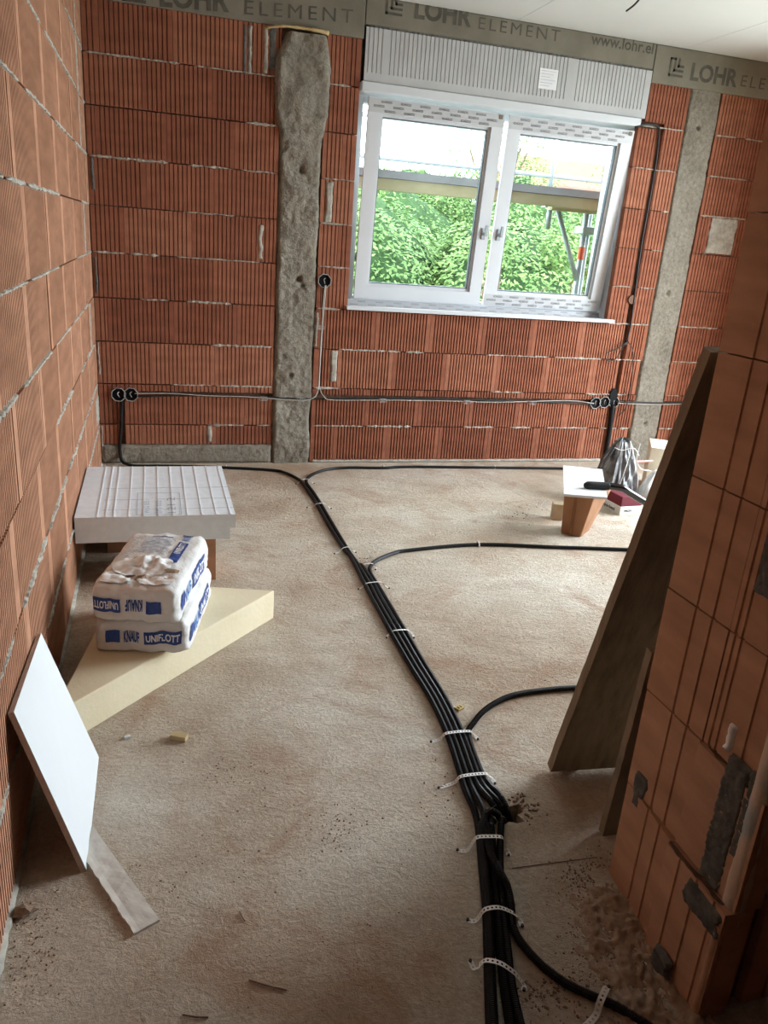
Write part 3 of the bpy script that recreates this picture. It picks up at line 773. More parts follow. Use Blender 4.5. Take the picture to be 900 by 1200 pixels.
def strap(L, e1, e2, R_, label, top=.0235, w=.012, holes=True, both=True, top2=None):
    t2 = top if top2 is None else top2
    A, B1, B2, C_ = fl(*L), fl(*e1), fl(*e2), fl(*R_)
    d = (B2-B1).normalized()
    P = [A+Vector((0, 0, .0018)), B1-d*.012+Vector((0, 0, .003)), B1+Vector((0, 0, top*.72)), B1+d*.010+Vector((0, 0, top)), (B1+B2)/2+Vector((0, 0, max(top, t2)+.002)), B2-d*.008+Vector((0, 0, t2)), B2+Vector((0, 0, t2*.7)), B2+d*.012+Vector((0, 0, .003)), C_+Vector((0, 0, .0018))]
    S = spline(P, .0045); mb = MB(); N = len(S)
    cum = [0]
    for a, c in zip(S, S[1:]): cum.append(cum[-1]+(c-a).length)
    tot = cum[-1]; cells = max(4, int(tot/.0095)) if holes else max(8, int(tot/.008))
    def at(s):
        s = min(max(s, 0), tot); i = 0
        while i < N-2 and cum[i+1] < s: i += 1
        f = (s-cum[i])/max(1e-9, cum[i+1]-cum[i]); p = S[i].lerp(S[i+1], f); t = (S[min(i+1, N-1)]-S[max(i-1, 0)]).normalized()
        side = t.cross(Vector((0, 0, 1)))
        side = Vector((side.x, side.y, 0)).normalized() if side.length > 1e-3 else Vector((-d.y, d.x, 0)); return p, side
    def pt(s, x): p, sd = at(s); return tuple(p+sd*x)
    cs = tot/cells
    for i in range(cells):
        s0 = i*cs; sc_ = s0+cs/2
        out = [(s0, -w/2), (sc_, -w/2), (s0+cs, -w/2), (s0+cs, 0), (s0+cs, w/2), (sc_, w/2), (s0, w/2), (s0, 0)]
        if holes:
            rr = .0026; inn = [(sc_+rr*math.cos(t), rr*math.sin(t)) for t in [math.pi*(1.25+.25*k) for k in range(8)]]
            for k in range(8):
                j = (k+1) % 8; mb.quad(pt(*out[k]), pt(*out[j]), pt(*inn[j]), pt(*inn[k]))
        else: mb.quad(*[pt(*out[k]) for k in (0, 2, 4, 6)])
    e = empty('fixing_strap', A)
    b_ = mb.build('band', STRAP, e); b_.matrix_parent_inverse = Matrix.Translation(-A)
    for q in ((A, C_) if both else (A,)):
        n_ = MB().tube([(q.x-A.x, q.y-A.y, .001), (q.x-A.x, q.y-A.y, .006)], .0035, 8).build('nail', NAIL, e)
    return tag(e, label, 'strap', 'fixing straps over the conduits')
strap((505, 870), (519, 867), (553, 864), (560, 867), 'perforated strap over the bundle where the near branch joins')
strap((514, 924), (536, 918), (572, 914), (580, 919), 'perforated strap over the bundle just behind the floor hole')
strap((536, 997), (553, 998), (589, 998), (596, 1003), 'perforated strap just in front of the floor hole', .046)
strap((548, 1079), (563, 1080), (602, 1078), (612, 1086), 'perforated strap over the near bundle where the right branch leaves', .037, top2=.024)
strap((551, 1127), (563, 1139), (606, 1152), (614, 1161), 'perforated strap nearest the camera on the straight bundle', .037, top2=.025)
strap((686, 1204), (700, 1186), (710, 1164), (713, 1158), 'perforated strap across the branch conduit at the wall end', w=.014)
for L, a, c, R_, t, l in (((347, 567.5), (352, 566), (363, 565), (368, 567), .021, 'thin clip where the two back-wall conduits meet'),
                    ((360, 595), (369, 594.5), (382, 594), (388, 596.5), .021, 'thin clip on the two conduits, second from the back wall'),
                    ((392, 649.5), (400, 647), (411, 645.5), (417, 648), .021, 'thin clip on the two conduits just behind the middle branch'),
                    ((424, 668), (424.5, 666), (438, 665), (440, 668), .021, 'white clip at the root of the middle branch'),
                    ((420, 691), (427, 689), (448, 687), (456, 690), .022, 'white clip over four conduits, nearest the middle branch'),
                    ((453, 748), (458, 745), (480, 744), (485, 748), .022, 'white clip over four conduits midway to the near branch')):
    strap(L, a, c, R_, l, t, .0085, False)
def pclip(u, v, label):
    p = fl(u, v); e = MB()
    e.tube([(p.x, p.y-.018, .001), (p.x, p.y-.011, .018), (p.x, p.y, .0222), (p.x, p.y+.011, .018), (p.x, p.y+.018, .001)], .004, 6)
    tag(e.build('conduit_clip', STRAP), label, 'clip', 'white clips on single conduits')
pclip(449, 549, 'white clip on the back-wall conduit below the left sash'); pclip(579, 549, 'white clip on the back-wall conduit below the right sash')
pclip(560, 639.5, 'white clip on the middle branch conduit'); pclip(738, 645, 'white clip on the middle branch beside the leaning plank')
pclip(265, 549, 'white clip on the back-wall conduit behind the polystyrene block')

# ------------------------------------------------------------------ left-hand materials
# polystyrene block on two bricks
ex0, ex1, ey0, ey1, ez0, ez1 = .008, .640, 3.112, 3.83, .192, .302
eps = empty('polystyrene_block', (ex0, ey0, ez0)); tag(eps, 'white polystyrene insulation block with scored grid lying on bricks', 'insulation block')
w_, d_, h_ = ex1-ex0, ey1-ey0, ez1-ez0
# top built as strips between scored grooves so that the lines are real
gx = [.085, .118, .148] + [.148+.058*i for i in range(1, 9)]; mb = MB()
mb.box(0, w_-.022, 0, d_, 0, h_*.45); mb.box(0, w_, 0, d_, h_*.45, h_-.004)
mb.box(0, w_, 0, d_, h_-.004, h_-.0012)
mb.build('block', EPS, eps)
RIDGE = simple('polystyrene_ridge', (.86, .90, .94), None, .8)
for x in gx: MB().box(x-.0022, x+.0022, 0, d_, h_-.002, h_+.0008).build('ridge', RIDGE, eps)
for y in (d_*.52, d_*.30, d_*.12): MB().box(.10, w_, y-.0008, y+.0008, h_-.002, h_-.0006).build('ridge', PRINT_L, eps)
m_ = MB(); px0, px1, py0, py1 = .235, .415, .012, .30
fe = lambda x, y: (x, y, h_+.0008)
for a, c, e, g in ((px0, px1, py1-.004, py1), (px0, px1, py0, py0+.004), (px0, px0+.003, py0, py1), (px1-.003, px1, py0, py1)): add_rect(m_, fe, a, c, e, g)
for i, (x, s) in enumerate(((.285, .022), (.335, .024), (.392, .034))):
    add_text(m_, ('WLG 035', 'EPS 032', '121 2')[i], lambda a, c: (x-c, .03+a, h_+.0008), .16 if i < 2 else .2, s, .0)
m_.build('print', PRINT_L, eps)
def support(x, y, rz, label):
    mb = MB(); w, d, h = .19, .30, .1905
    for a in (0, 1): mb.box(-w/2+a*(w-.02), -w/2+.02+a*(w-.02), -d/2, d/2, 0, h)
    for i in range(4): y0 = -d/2+i*(d-.02)/3; mb.box(-w/2+.02, w/2-.02, y0, y0+.02, 0, h)
    mb.box(-.008, .008, -d/2+.02, d/2-.02, 0, h)
    o = mb.build('support_brick', BRICK_L); o.location = (x, y, 0); o.rotation_euler = (0, 0, rz)
    tag(o, label, 'brick', 'bricks under the polystyrene block')
support(.462, 3.27, .02, 'hollow brick under the front right corner of the polystyrene block')
support(.20, 3.62, .0, 'hollow brick under the rear left of the polystyrene block')

# triangular foam offcut
A, B_, C_ = (.028, 2.004), (.754, 2.735), (.190, 2.885)
fm = MB().prism([A, B_, C_], 0, .120).build('foam_offcut', FOAM, None, bevel=.004)
tag(fm, 'cream yellow triangular insulation foam offcut under the paper sacks', 'foam board')

# two paper sacks
def sack(name, centre, rz, a, b_, c, label, seed, flip, torn):
    e = empty(name, centre, rz); tag(e, label, 'sack', 'sacks of filler on the foam')
    def Dm(p, off=0):
        x, y, z = p[0]/a, p[1]/b_, p[2]/c
        n = 13; k = (abs(x)**n+abs(y)**n+abs(z)**n)**(1/n)
        m_ = max(abs(x), abs(y), abs(z)); s = m_/k if k else 1
        q = Vector((x*s*a, y*s*b_, z*s*c))
        # puffed top and side seams, creases towards the ends
        q.z += (.012*(1-(x*x))*(1-(y*y)) if z > 0 else 0)
        ed = max(0, abs(y)-.55)/.45
        q.z += .007*ed*nz(q.x*26, q.y*14, seed)+.0025*nz(q.x*14, q.y*14, seed+2)+.0022*nz(q.x*60+q.y*25, q.y*40, seed+4)+.004*(abs(x)**3)*nz(q.y*22, seed, q.z*10)
        q.y += (.005*nz(q.x*22, q.z*24, seed+5)+.003*nz(q.x*70, q.z*60, seed+5)) * (abs(y)**4)
        q.x += (.005*nz(q.y*16, q.z*26, seed+8)+.0025*nz(q.y*60, q.z*60, seed+8)) * (abs(x)**4)
        q.x *= 1-.05*max(0, z)**2; q.y *= 1-.03*max(0, z)**2
        if torn and z > 0:
            t = math.exp(-((y+.62)/.20)**2-((x-.05)/.55)**2); q.z += t*(.020*nz(q.x*38, q.y*38, 3)-.014)
            t2 = math.exp(-((y+.30)/.16)**2-((x-.05)/.42)**2); q.z += t2*(.012+.020*nz(q.x*42, q.y*42, 8))
        if off:
            ax = max(range(3), key=lambda i: abs((x, y, z)[i])); dv = [0, 0, 0]; dv[ax] = math.copysign(off, (x, y, z)[ax]); q += Vector(dv)
        q.z = max(q.z, -c+.0005)
        return q
    mb = MB(); N = 34
    for ax in range(3):
        for sg in (-1, 1):
            o1, o2 = (ax+1) % 3, (ax+2) % 3; n0 = len(mb.v); dims = (a, b_, c)
            for j in range(N+1):
                for i in range(N+1):
                    p = [0, 0, 0]; p[ax] = sg*dims[ax]; p[o1] = dims[o1]*(2*i/N-1); p[o2] = dims[o2]*(2*j/N-1)
                    mb.v.append(tuple(Dm(p)))
            for j in range(N):
                for i in range(N):
                    q = n0+j*(N+1)+i; f = (q, q+1, q+N+2, q+N+1); mb.f.append(f if sg > 0 else f[::-1])
    me = mb.mesh('paper'); bm = bmesh.new(); bm.from_mesh(me); bmesh.ops.remove_doubles(bm, verts=bm.verts, dist=2e-4); bm.to_mesh(me); bm.free()
    me.polygons.foreach_set('use_smooth', [True]*len(me.polygons)); obj('paper', me, PAPER, e)
    off = .0026
    def ink(name, mat, fn):
        q = MB(); fn(q); return q.build(name, mat, e)
    sg_ = -1 if flip else 1
    def front(u, v, o=off): return Dm((max(-a*.985, min(a*.985, sg_*u)), -b_, sg_*v), o)
    sq_, kn_, pn_ = ((-.085, -.038), (-.027, .025), (.041, .131)) if flip else ((-.111, -.066), (-.054, -.006), (.009, .129))
    ink('blue_square', BLUE, lambda q: add_rect(q, front, *sq_, -.020, .022, 6, 5))
    ink('front_lettering', BLUE, lambda q: add_text(q, 'KNAUF', lambda x, y: front(kn_[0]+x, -.019+y), kn_[1]-kn_[0], .038, .04))
    o_ = ink('blue_panel', BLUE, lambda q: add_rect(q, front, *pn_, -.022, .023, 14, 5))
    q = MB(); add_text(q, 'UNIFLOTT', lambda x, y: front(pn_[0]+.006+x, -.011+y, off+.0012), pn_[1]-pn_[0]-.012, .024, .03); q.build('lettering', INKW, o_)
    def side(u, v, o=off): return Dm((a, u, v), o)
    ink('blue_square', BLUE, lambda q: add_rect(q, side, -.205, -.165, -.026, .026, 6, 5))
    ink('side_lettering', LBLUE, lambda q: add_text(q, 'KNAUF', lambda x, y: side(-.150+x, -.020+y), .085, .040, .04))
    o_ = ink('blue_panel', BLUE, lambda q: add_rect(q, side, -.048, .140, -.028, .028, 16, 5))
    q = MB(); add_text(q, 'UNIFLOTT', lambda x, y: side(-.036+x, -.015+y, off+.0012), .165, .032, .03); q.build('lettering', INKW, o_)
    if torn:
        def top(u, v, o=off): return Dm((u, v, c), o)
        o_ = ink('blue_panel', BLUE, lambda q: add_rect(q, lambda u, v: top(.075+v, u), -.055, .135, -.018, .018, 24, 5))
        q = MB(); add_text(q, 'UNIFLOTT', lambda x, y: top(.075+.010-y, .02+x, off+.0012), .105, .022, .03); q.build('lettering', INKW, o_)
        ink('top_lettering', LBLUE, lambda q: add_text(q, 'KNAUF', lambda x, y: top(.088-y, .150+x), .035, .026, .03))
        ink('blue_square', BLUE, lambda q: add_rect(q, lambda u, v: top(.075+v, u), .196, .220, -.018, .018, 4, 5))
        def small(q):
            for i in range(9): add_rect(q, top, -.070, .032, .155-.017*i, .164-.017*i, 10, 1)
        ink('small_print', INKG, small)
        def small2(q):
            for i in range(10): add_rect(q, top, -.115+.004*(i % 2), -.085, .16-.03*i, .166-.03*i, 4, 1)
        ink('small_print', INKG, small2)
        ink('blue_line', BLUE, lambda q: add_rect(q, top, -.055, .022, .180, .188, 8, 1))
        for k_ in ((-.060, .095, -.178, -.150, 22, 4), (-.02, .115, -.122, -.102, 20, 3)): ink('inner_paper', KRAFT, lambda q: add_rect(q, top, *k_))
        K = 16
        for (fx, fy, fw_, fh, rot) in ((-.055, -.09, .10, .07, .4), (.02, -.075, .10, .065, -.3), (.06, -.195, .10, .05, .1), (-.08, -.20, .09, .05, -.2), (-.01, -.135, .13, .03, .15)):
            fp_ = MB()
            for j in range(K+1):
                for i in range(K+1):
                    lu, lv = (i/K-.5)*fw_*1.3, (j/K-.5)*fh*1.3
                    lu *= 1-.35*abs(lv/fh)*(1+nz(i*.5, j*.4, fx)); x = fx+lu*math.cos(rot)-lv*math.sin(rot); y = fy+lu*math.sin(rot)+lv*math.cos(rot)
                    x = max(-a*.93, min(a*.93, x)); y = max(-b_*.95, y)
                    q = Dm((x, y, c), .002); q.z += .002+.006*nz(x*34, y*34, fx*9+1)+.004*abs(nz(x*70, y*60, 6)); q.z = max(q.z, Dm((x, y, c)).z+.001); fp_.v.append(tuple(q))
            for j in range(K):
                for i in range(K):
                    q = j*(K+1)+i; fp_.f.append((q, q+1, q+K+2, q+K+1))
            fp_.build('torn_flap', CLEAR, e, smooth=True)
    return e
sack('filler_sack', (.320, 2.545, .120+.060), math.radians(-13), .150, .235, .060, 'lower white paper sack with blue UNIFLOTT print upright on its front', 5, False, False)
sack('filler_sack', (.312, 2.530, .240+.062), math.radians(-15), .137, .245, .060, 'upper white paper sack, torn open on top, its print upside down', 14, True, True)

# leaning plasterboard offcut and the strip under it
def slab(name, P, t, face, edge, label, cat, flip=False):
    n = (P[1]-P[0]).cross(P[3]-P[0]).normalized()*(-1 if flip else 1)
    e = empty(name, P[0]); tag(e, label, cat); Q = [p-P[0] for p in P]
    m_ = MB(); m_.v = [tuple(q) for q in Q]+[tuple(q-n*t) for q in Q]
    m_.f = [(4, 7, 6, 5)]+[(i, i+4, (i+1) % 4+4, (i+1) % 4) for i in range(4)]
    m_.build('core', edge, e)
    m2_ = MB(); off = n*.0006; m2_.v = [tuple(q+off) for q in Q]+[tuple(q-n*.0008) for q in Q]
    m2_.f = [(0, 1, 2, 3), (4, 7, 6, 5)]+[(i, i+4, (i+1) % 4+4, (i+1) % 4) for i in range(4)]
    m2_.build('paper_face', face, e); return e
P = [Vector((.150, 1.535, .001)), Vector((.152, 1.960, .001)), Vector((.016, 2.045, .357)), Vector((.016, 1.600, .402))]
slab('plasterboard_offcut', P, .0125, GYPS, GYPE, 'white plasterboard offcut leaning against the left wall', 'plasterboard')
P = [fl(100, 1010), fl(157, 1097), fl(187, 1080), fl(113, 976)]
a_, b_ = P[0]-(P[1]-P[0]).normalized()*.02, P[3]-(P[2]-P[3]).normalized()*.02
sp = empty('plasterboard_strip', P[1]); tag(sp, 'narrow crumpled grey-white plasterboard strip lying on the floor', 'plasterboard')
m_ = MB(); N, K = 26, 8
for j in range(N+1):
    t = j/N; l = a_.lerp(P[1], t); r_ = b_.lerp(P[2], t)
    for i in range(K+1):
        q = l.lerp(r_, i/K)-P[1]; ed = .003*nz(j*.6, 3, 1) if i == 0 else 0
        m_.v.append((q.x+ed, q.y+ed, .006+.0018*nz(q.x*45, q.y*45, 2)+(.002*(1-i/2) if i < 2 else 0)))
n = len(m_.v); m_.v += [(v[0], v[1], 0) for v in m_.v]
for j in range(N):
    for i in range(K):
        q = j*(K+1)+i; m_.f.append((q, q+K+1, q+K+2, q+1))
for j in range(N):
    for i in (0, K):
        q = j*(K+1)+i; m_.f.append((q, q+K+1, q+K+1+n, q+n))
for i in range(K):
    for j in (0, N):
        q = j*(K+1)+i; m_.f.append((q, q+1, q+1+n, q+n))
m_.build('strip_face', simple('grubby_board', (.66, .62, .56), (.55, .50, .44), .8, 14), sp, smooth=False)

# ------------------------------------------------------------------ leaning planks on the right
def lean(name, bl, br, top_l, top_r, t, mat, label):
    d = ((top_l-bl)); n = (br-bl).cross(d).normalized(); e = empty(name, bl); tag(e, label, 'plank', 'planks leaning on the wall end')
    NZ = 40; m_ = MB(); M = 6
    for j in range(NZ+1):
        l = bl.lerp(top_l, j/NZ)-bl; r_ = br.lerp(top_r, j/NZ)-bl
        c1 = (br-bl).normalized()*(.0012*nz(j*.45, 2, t*90)+.0012*nz(j*1.9, 5, 1))
        for q in (l+c1, l+c1+n*t, r_+n*t, r_): m_.v.append(tuple(q))
    for j in range(NZ):
        for i in range(4):
            a = j*4+i; c = j*4+(i+1) % 4; m_.f.append((a, c, c+4, a+4))
    m_.f += [(3, 2, 1, 0), tuple(NZ*4+i for i in range(4))]
    m_.build('board', mat, e); return e
bl = fl(645, 907); bl.z = .007; br = bl+Vector((.42, -.035, 0)); tl = Vector((bk(833, 413, 1.316).x, 1.316, bk(833, 413, 1.316).z)); tr_ = tl+Vector((.42, -.002, .012))
# the near face points at the camera, so thickness goes away from it
e = lean('leaning_plank', bl, br, tl, tr_, -.030, PLANK, 'wide dark weathered plank leaning against the brick wall end')
for q_ in (.055, .075): MB().box(q_, q_+.012, .0, .03, -.0068, .004).build('foot', PLYW, e)
bl2 = fl(706, 980); br2 = bl2+Vector((.22, -.004, 0)); tl2 = Vector((1.382, 1.306, .60)); tr2 = tl2+Vector((.22, 0, 0))
lean('leaning_plank', bl2, br2, tl2, tr2, -.022, PLYW, 'short pale-edged plank tucked between the wide plank and the wall end')

# ------------------------------------------------------------------ things at the back right
RZ = math.atan2(.49, .25)-math.pi/2
bc = Vector((2.46, 3.485, 0)); dv = Vector((math.cos(RZ), math.sin(RZ), 0)); lv = Vector((-math.sin(RZ), math.cos(RZ), 0))
RZ = -.70; bc = Vector((2.473, 3.486, 0))
e = empty('wooden_trestle_block', bc, RZ); tag(e, 'brown wooden block stand carrying a white board', 'stand')
m_ = MB()
F = [(-.058, -.005, 0), (.050, -.005, 0), (.088, -.02, .240), (-.070, -.02, .240)]; Bk = [(-.050, .12, 0), (.070, .12, 0), (.145, .19, .240), (-.060, .19, .240)]
m_.v = F+Bk; m_.f = [(0, 1, 2, 3), (5, 4, 7, 6), (4, 0, 3, 7), (1, 5, 6, 2), (3, 2, 6, 7), (4, 5, 1, 0)]
m_.build('body', WOODB, e, bevel=.006)
MB().box(-.012, .002, -.024, -.004, .004, .236).build('edge_batten', simple('batten', (.25, .115, .05)), e)
P = [fl(660.5, 580, .248), fl(711.5, 584, .248), fl(705.5, 551, .248), fl(660, 546.5, .248)]
P = [Vector((p.x, p.y, .250)) for p in P]
o = MB().prism([(p.x, p.y) for p in P], .2405, .2535).build('white_board', GYPS, None); tag(o, 'white board lying flat on the brown wooden stand', 'board')
p = fl(654.5, 610); o = MB().box(-.030, .030, -.03, .03, 0, .095, Matrix.Translation(p+Vector((.0, .03, 0))) @ Matrix.Rotation(-.35, 4, 'Z')).build('wood_cube', WOODL, None, bevel=.003)
tag(o, 'small pale wooden offcut left of the brown stand', 'offcut')
r_ = lambda x, y: (640+x/4.5, 480+y/4.5)
g0, g1, g2 = fl(*r_(200, 398), .272), fl(*r_(330, 404), .272), fl(*r_(400, 414), .268); g3 = fl(*r_(760, 634), .014)
e = empty('tube_handle', (g3.x, g3.y, 0)); tag(e, 'bent steel tube handle with black rubber grip resting on the white board', 'handle')
sh = lambda L: [q-Vector((g3.x, g3.y, 0)) for q in L]
MB().tube(sh(spline([g1-(g1-g0)*.2, g1, g2, g2.lerp(g3, .12), g2.lerp(g3, .5), g3], .02)), .0195, 12).build('tube', CHROME, e, smooth=True)
G = sh(spline([g0, g0.lerp(g1, .05), g0.lerp(g1, .5), g0.lerp(g1, .98), g1], .01))
MB().tube(G, .0225, 12, True, [.0225*min(1, .45+i*.22) for i in range(len(G))]).build('grip', RUBBER, e, smooth=True)
# carton
c0, c1, c2 = fl(*r_(385, 560)), fl(*r_(265, 520)), fl(*r_(452, 556)); ax = (c1-c0).normalized(); az = (c2-c0).normalized()
ang = math.atan2(az.y, az.x); e = empty('carton', c0, ang); tag(e, 'small white and maroon cardboard carton on the floor beside the stand', 'carton')
L1 = .20; w1 = .155; m_ = MB(); m_.box(0, w1, 0, L1, 0, .055); m_.build('lower_part', BAGWHITE, e, bevel=.003)
MB().box(.002, w1-.002, .002, L1-.002, .055, .115).build('upper_part', MAROON, e, bevel=.003)
m_ = MB(); add_text(m_, 'aqua-bead', lambda a, c: (-.0012, .17-a, .016+c), .12, .02, .02); m_.build('side_print', BOXB, e)
m_ = MB(); add_text(m_, 'PROFI', lambda a, c: (.03+a, -.0012, .022+c), .05, .012, .02); m_.build('end_print', BOXB, e)
# crumpled bag
def blob(name, c, rx, ry, rz, mat, label, cat, seed, fold=.25, parts=None, neck=.0):
    e = empty(name, (c[0], c[1], c[2])); tag(e, label, cat); mb = MB(); U, V_ = 48, 34
    for j in range(V_+1):
        t = j/V_; z = t*rz
        prof = (1-(max(0, t-.25)/.75)**1.7*.78)*(.86+.14*min(1, t*6))
        for i in range(U):
            a = 2*math.pi*i/U; cx, sy = math.cos(a), math.sin(a)
            k = prof*(1+fold*(abs(nz(cx*2.6, sy*2.6, t*1.6+seed))*1.5-.35)+fold*.4*nz(cx*6, sy*6, t*4+seed))
            if j == V_: k *= .15
            mb.v.append((rx*k*cx+neck*t, ry*k*sy, z+rz*.07*nz(cx*2, sy*2, seed+t*3)*(t if j else 0)))
    for j in range(V_):
        for i in range(U):
            i2 = (i+1) % U; mb.f.append((j*U+i, j*U+i2, (j+1)*U+i2, (j+1)*U+i))
    mb.f.append(tuple(range(U-1, -1, -1))); mb.f.append(tuple(V_*U+i for i in range(U)))
    mb.build('crumpled_film', mat, e, smooth=False); return e
e = blob('plastic_bag', (3.055, 4.03, 0), .135, .115, .40, BAGGREY, 'crumpled grey plastic bag standing behind the maroon carton', 'bag', 6, .42, neck=.0)
for i, L in enumerate((((-.06, -.12, .10), (-.03, -.115, .22), (.01, -.08, .33), (.02, -.05, .395)), ((.07, -.08, .39), (.05, -.10, .30), (.085, -.11, .24), (.16, -.10, .225)), ((-.09, -.06, .36), (-.04, -.07, .345), (.03, -.08, .36), (.09, -.06, .31)))):
    MB().tube(spline([Vector(q) for q in L], .012), .0026, 6).build('drawstring', BAGWHITE, e, smooth=True)
for (z0, z1, l) in ((0, .150, 'lower cream insulation block in the stack by the right pillar'), (.152, .300, 'upper cream insulation block in the stack by the right pillar')):
    m_ = MB().box(-.09, .20, -.02, .26, z0, z1, Matrix.Translation((3.475, 4.17, 0)) @ Matrix.Rotation(-.55, 4, 'Z'))
    tag(m_.build('cream_block', CREAM, None, bevel=.004), l, 'insulation block', 'cream blocks by the right pillar')
e = blob('plaster_bag', (3.345, 4.02, 0), .105, .07, .20, BAGWHITE, 'small white plastic bag with a dark label beside the grey bag', 'bag', 31, .18)
lab = MB(); lab.box(-.045, .055, -.090, -.080, .055, .110); lo = lab.build('label', simple('label_grey', (.08, .085, .085)), e)
m_ = MB(); add_text(m_, 'HAGA', lambda a, c: (-.035+a, -.0912, .066+c), .08, .032, .02); m_.build('lettering', INKG, lo)
blob('plaster_bag', (3.43, 3.83, 0), .09, .08, .17, BAGWHITE, 'crumpled white plastic bag nearest the leaning plank', 'bag', 47, .25)
tag(MB().tube([bk(745, 541, 4.06), bk(765, 540, 4.10)], .006, 6).build('pink_strip', simple('pink', (.75, .28, .25))), 'short pink strip between the grey bag and the cream blocks', 'strip')

# ------------------------------------------------------------------ small things on the floor
p = fl(210, 866); tag(MB().box(-.024, .024, -.012, .012, 0, .016, Matrix.Translation(p) @ Matrix.Rotation(-.45, 4, 'Z')).build('wood_chip', simple('chip', (.50, .38, .20)), None, bevel=.002), 'small wood chip on the floor in front of the foam offcut', 'wood chip')
p = fl(149, 865); tag(MB().box(-.009, .009, -.006, .006, 0, .008, Matrix.Translation(p) @ Matrix.Rotation(.3, 4, 'Z')).build('gypsum_crumb', GYPS, None, bevel=.002), 'tiny white gypsum crumb left of the wood chip', 'crumb')
p = fl(538, 831); o = MB()
for a, c, e_, g in ((-.014, .014, -.010, -.006), (-.014, .014, .006, .010), (-.014, -.009, -.006, .006), (.009, .014, -.006, .006), (-.002, .002, -.006, .006)): o.box(a, c, e_, g, 0, .008)
ob = o.build('cable_clamp', simple('clamp_yellow', (.62, .48, .20))); ob.location = p; ob.rotation_euler = (0, 0, .5); tag(ob, 'little yellow plastic clamp lying beside the conduit bundle', 'clamp')
p = fl(28, 1072); m_ = MB(); K = 8
for j in range(5):
    for i in range(K): a = 2*math.pi*i/K; rr = math.sin(math.pi*min(.97, (j+.6)/5))*.017*(1+.3*math.sin(i*2.3+j)); m_.v.append((rr*math.cos(a)*1.4, rr*math.sin(a), .0055*j))
for j in range(4):
    for i in range(K): m_.f.append((j*K+i, j*K+(i+1) % K, (j+1)*K+(i+1) % K, (j+1)*K+i))
m_.f.append(tuple(4*K+i for i in range(K)))
ob = m_.build('stone', CRUMB); ob.location = p; tag(ob, 'small brown stone at the foot of the left wall', 'stone')
for u0, v0, u1, v1, l in ((292, 1148, 336, 1160, 'thin dark wood splinter on the floor at the bottom middle'), (214, 1189, 244, 1192, 'thin splinter on the floor at the bottom edge'), (281, 1068, 287, 1079, 'short dark splinter on the open floor')):
    tag(MB().tube([fl(u0, v0, .002), fl((u0+u1)/2, (v0+v1)/2+1, .003), fl(u1, v1, .002)], .0018, 5).build('splinter', CRUMB), l, 'splinter', 'splinters on the floor')
# uncountable crumbs and dust
def scatter(name, label, areas, seed, mat):
    rnd = random.Random(seed); mb = MB()
    for (cu, cv, su, sv, n, smin, smax) in areas:
        for _ in range(n):
            p = fl(rnd.gauss(cu, su), rnd.gauss(cv, sv))
            if p.x < .02 or (p.x > JX-.05 and .88 < p.y < 1.30) or (p-HC).length < .05: continue
            s = rnd.uniform(smin, smax); M = Matrix.Translation(p+Vector((0, 0, s*.25))) @ Matrix.Rotation(rnd.uniform(0, 6), 4, 'Z') @ Matrix.Rotation(rnd.uniform(-.6, .6), 4, 'X')
            mb.prism([(s*math.cos(t)*rnd.uniform(.5, 1), s*.7*math.sin(t)*rnd.uniform(.5, 1)) for t in [2*math.pi*k/5 for k in range(5)]], -s*.35, s*.35, M)
    o = mb.build(name, mat); tag(o, label, 'debris', kind='stuff')
scatter('brick_rubble', 'brown brick crumbs and dust scattered over the floor',
        [(740, 1080, 34, 45, 1500, .0008, .0036), (700, 1030, 25, 12, 400, .0008, .004), (612, 950, 9, 8, 90, .0015, .007), (640, 1165, 22, 18, 140, .001, .0055), (30, 1110, 22, 30, 160, .001, .004),
         (390, 970, 25, 14, 70, .001, .004), (260, 905, 30, 12, 50, .001, .004), (250, 1010, 60, 40, 25, .001, .005), (520, 940, 16, 18, 30, .001, .005),
         (400, 1080, 130, 60, 60, .001, .0035), (430, 660, 10, 5, 30, .002, .006), (620, 600, 14, 6, 40, .002, .006), (500, 620, 100, 40, 50, .001, .004), (600, 720, 60, 60, 60, .001, .003), (180, 1030, 40, 20, 16, .001, .004)], 5, CRUMB)
scatter('white_dust', 'pale plaster crumbs near the wooden stand', [(632, 592, 8, 3, 40, .002, .008), (430, 657, 8, 4, 25, .002, .006), (600, 1168, 16, 14, 30, .001, .004)], 8, GYPS)

m_ = MB(); NX, NY = 70, 90; rx0, rx1, ry0, ry1 = 1.06, 1.37, .80, 1.275
for j in range(NY+1):
    for i in range(NX+1):
        x = rx0+(rx1-rx0)*i/NX; y = ry0+(ry1-ry0)*j/NY
        e_ = min(1, max(0, (x-rx0-.10-.10*nz(y*7, 3, 1)-.15*max(0, y-1.1))/.08))*min(1, (ry1-y)/.05, (y-ry0)/.05)
        h = .0045+.010*nz(x*30+.3*y, y*24, 3)+.008*nz(x*75, y*65, 9)+.005*nz(x*150, y*140, 2)
        m_.v.append((x, y, max(-.004, e_*h-.0035*(1-e_)-.0005)))
for j in range(NY):
    for i in range(NX): q_ = j*(NX+1)+i; m_.f.append((q_, q_+1, q_+NX+2, q_+NX+1))
m_.build('rough_patch', simple('trodden_rubble', (.42, .315, .235), (.30, .20, .14), .95, 25, 5, 120, .003), floor, smooth=True)

# ceiling cable
a = fl(733, 13, CEIL-.10); 
pc = [fl(756, -12, CEIL), fl(750, -2, CEIL-.03), fl(743, 6, CEIL-.055), fl(734, 13, CEIL-.07)]
tag(MB().tube(spline(pc, .01), .005, 6).build('ceiling_cable', CABLE, None, smooth=True), 'short black cable end hanging from the white ceiling', 'cable')

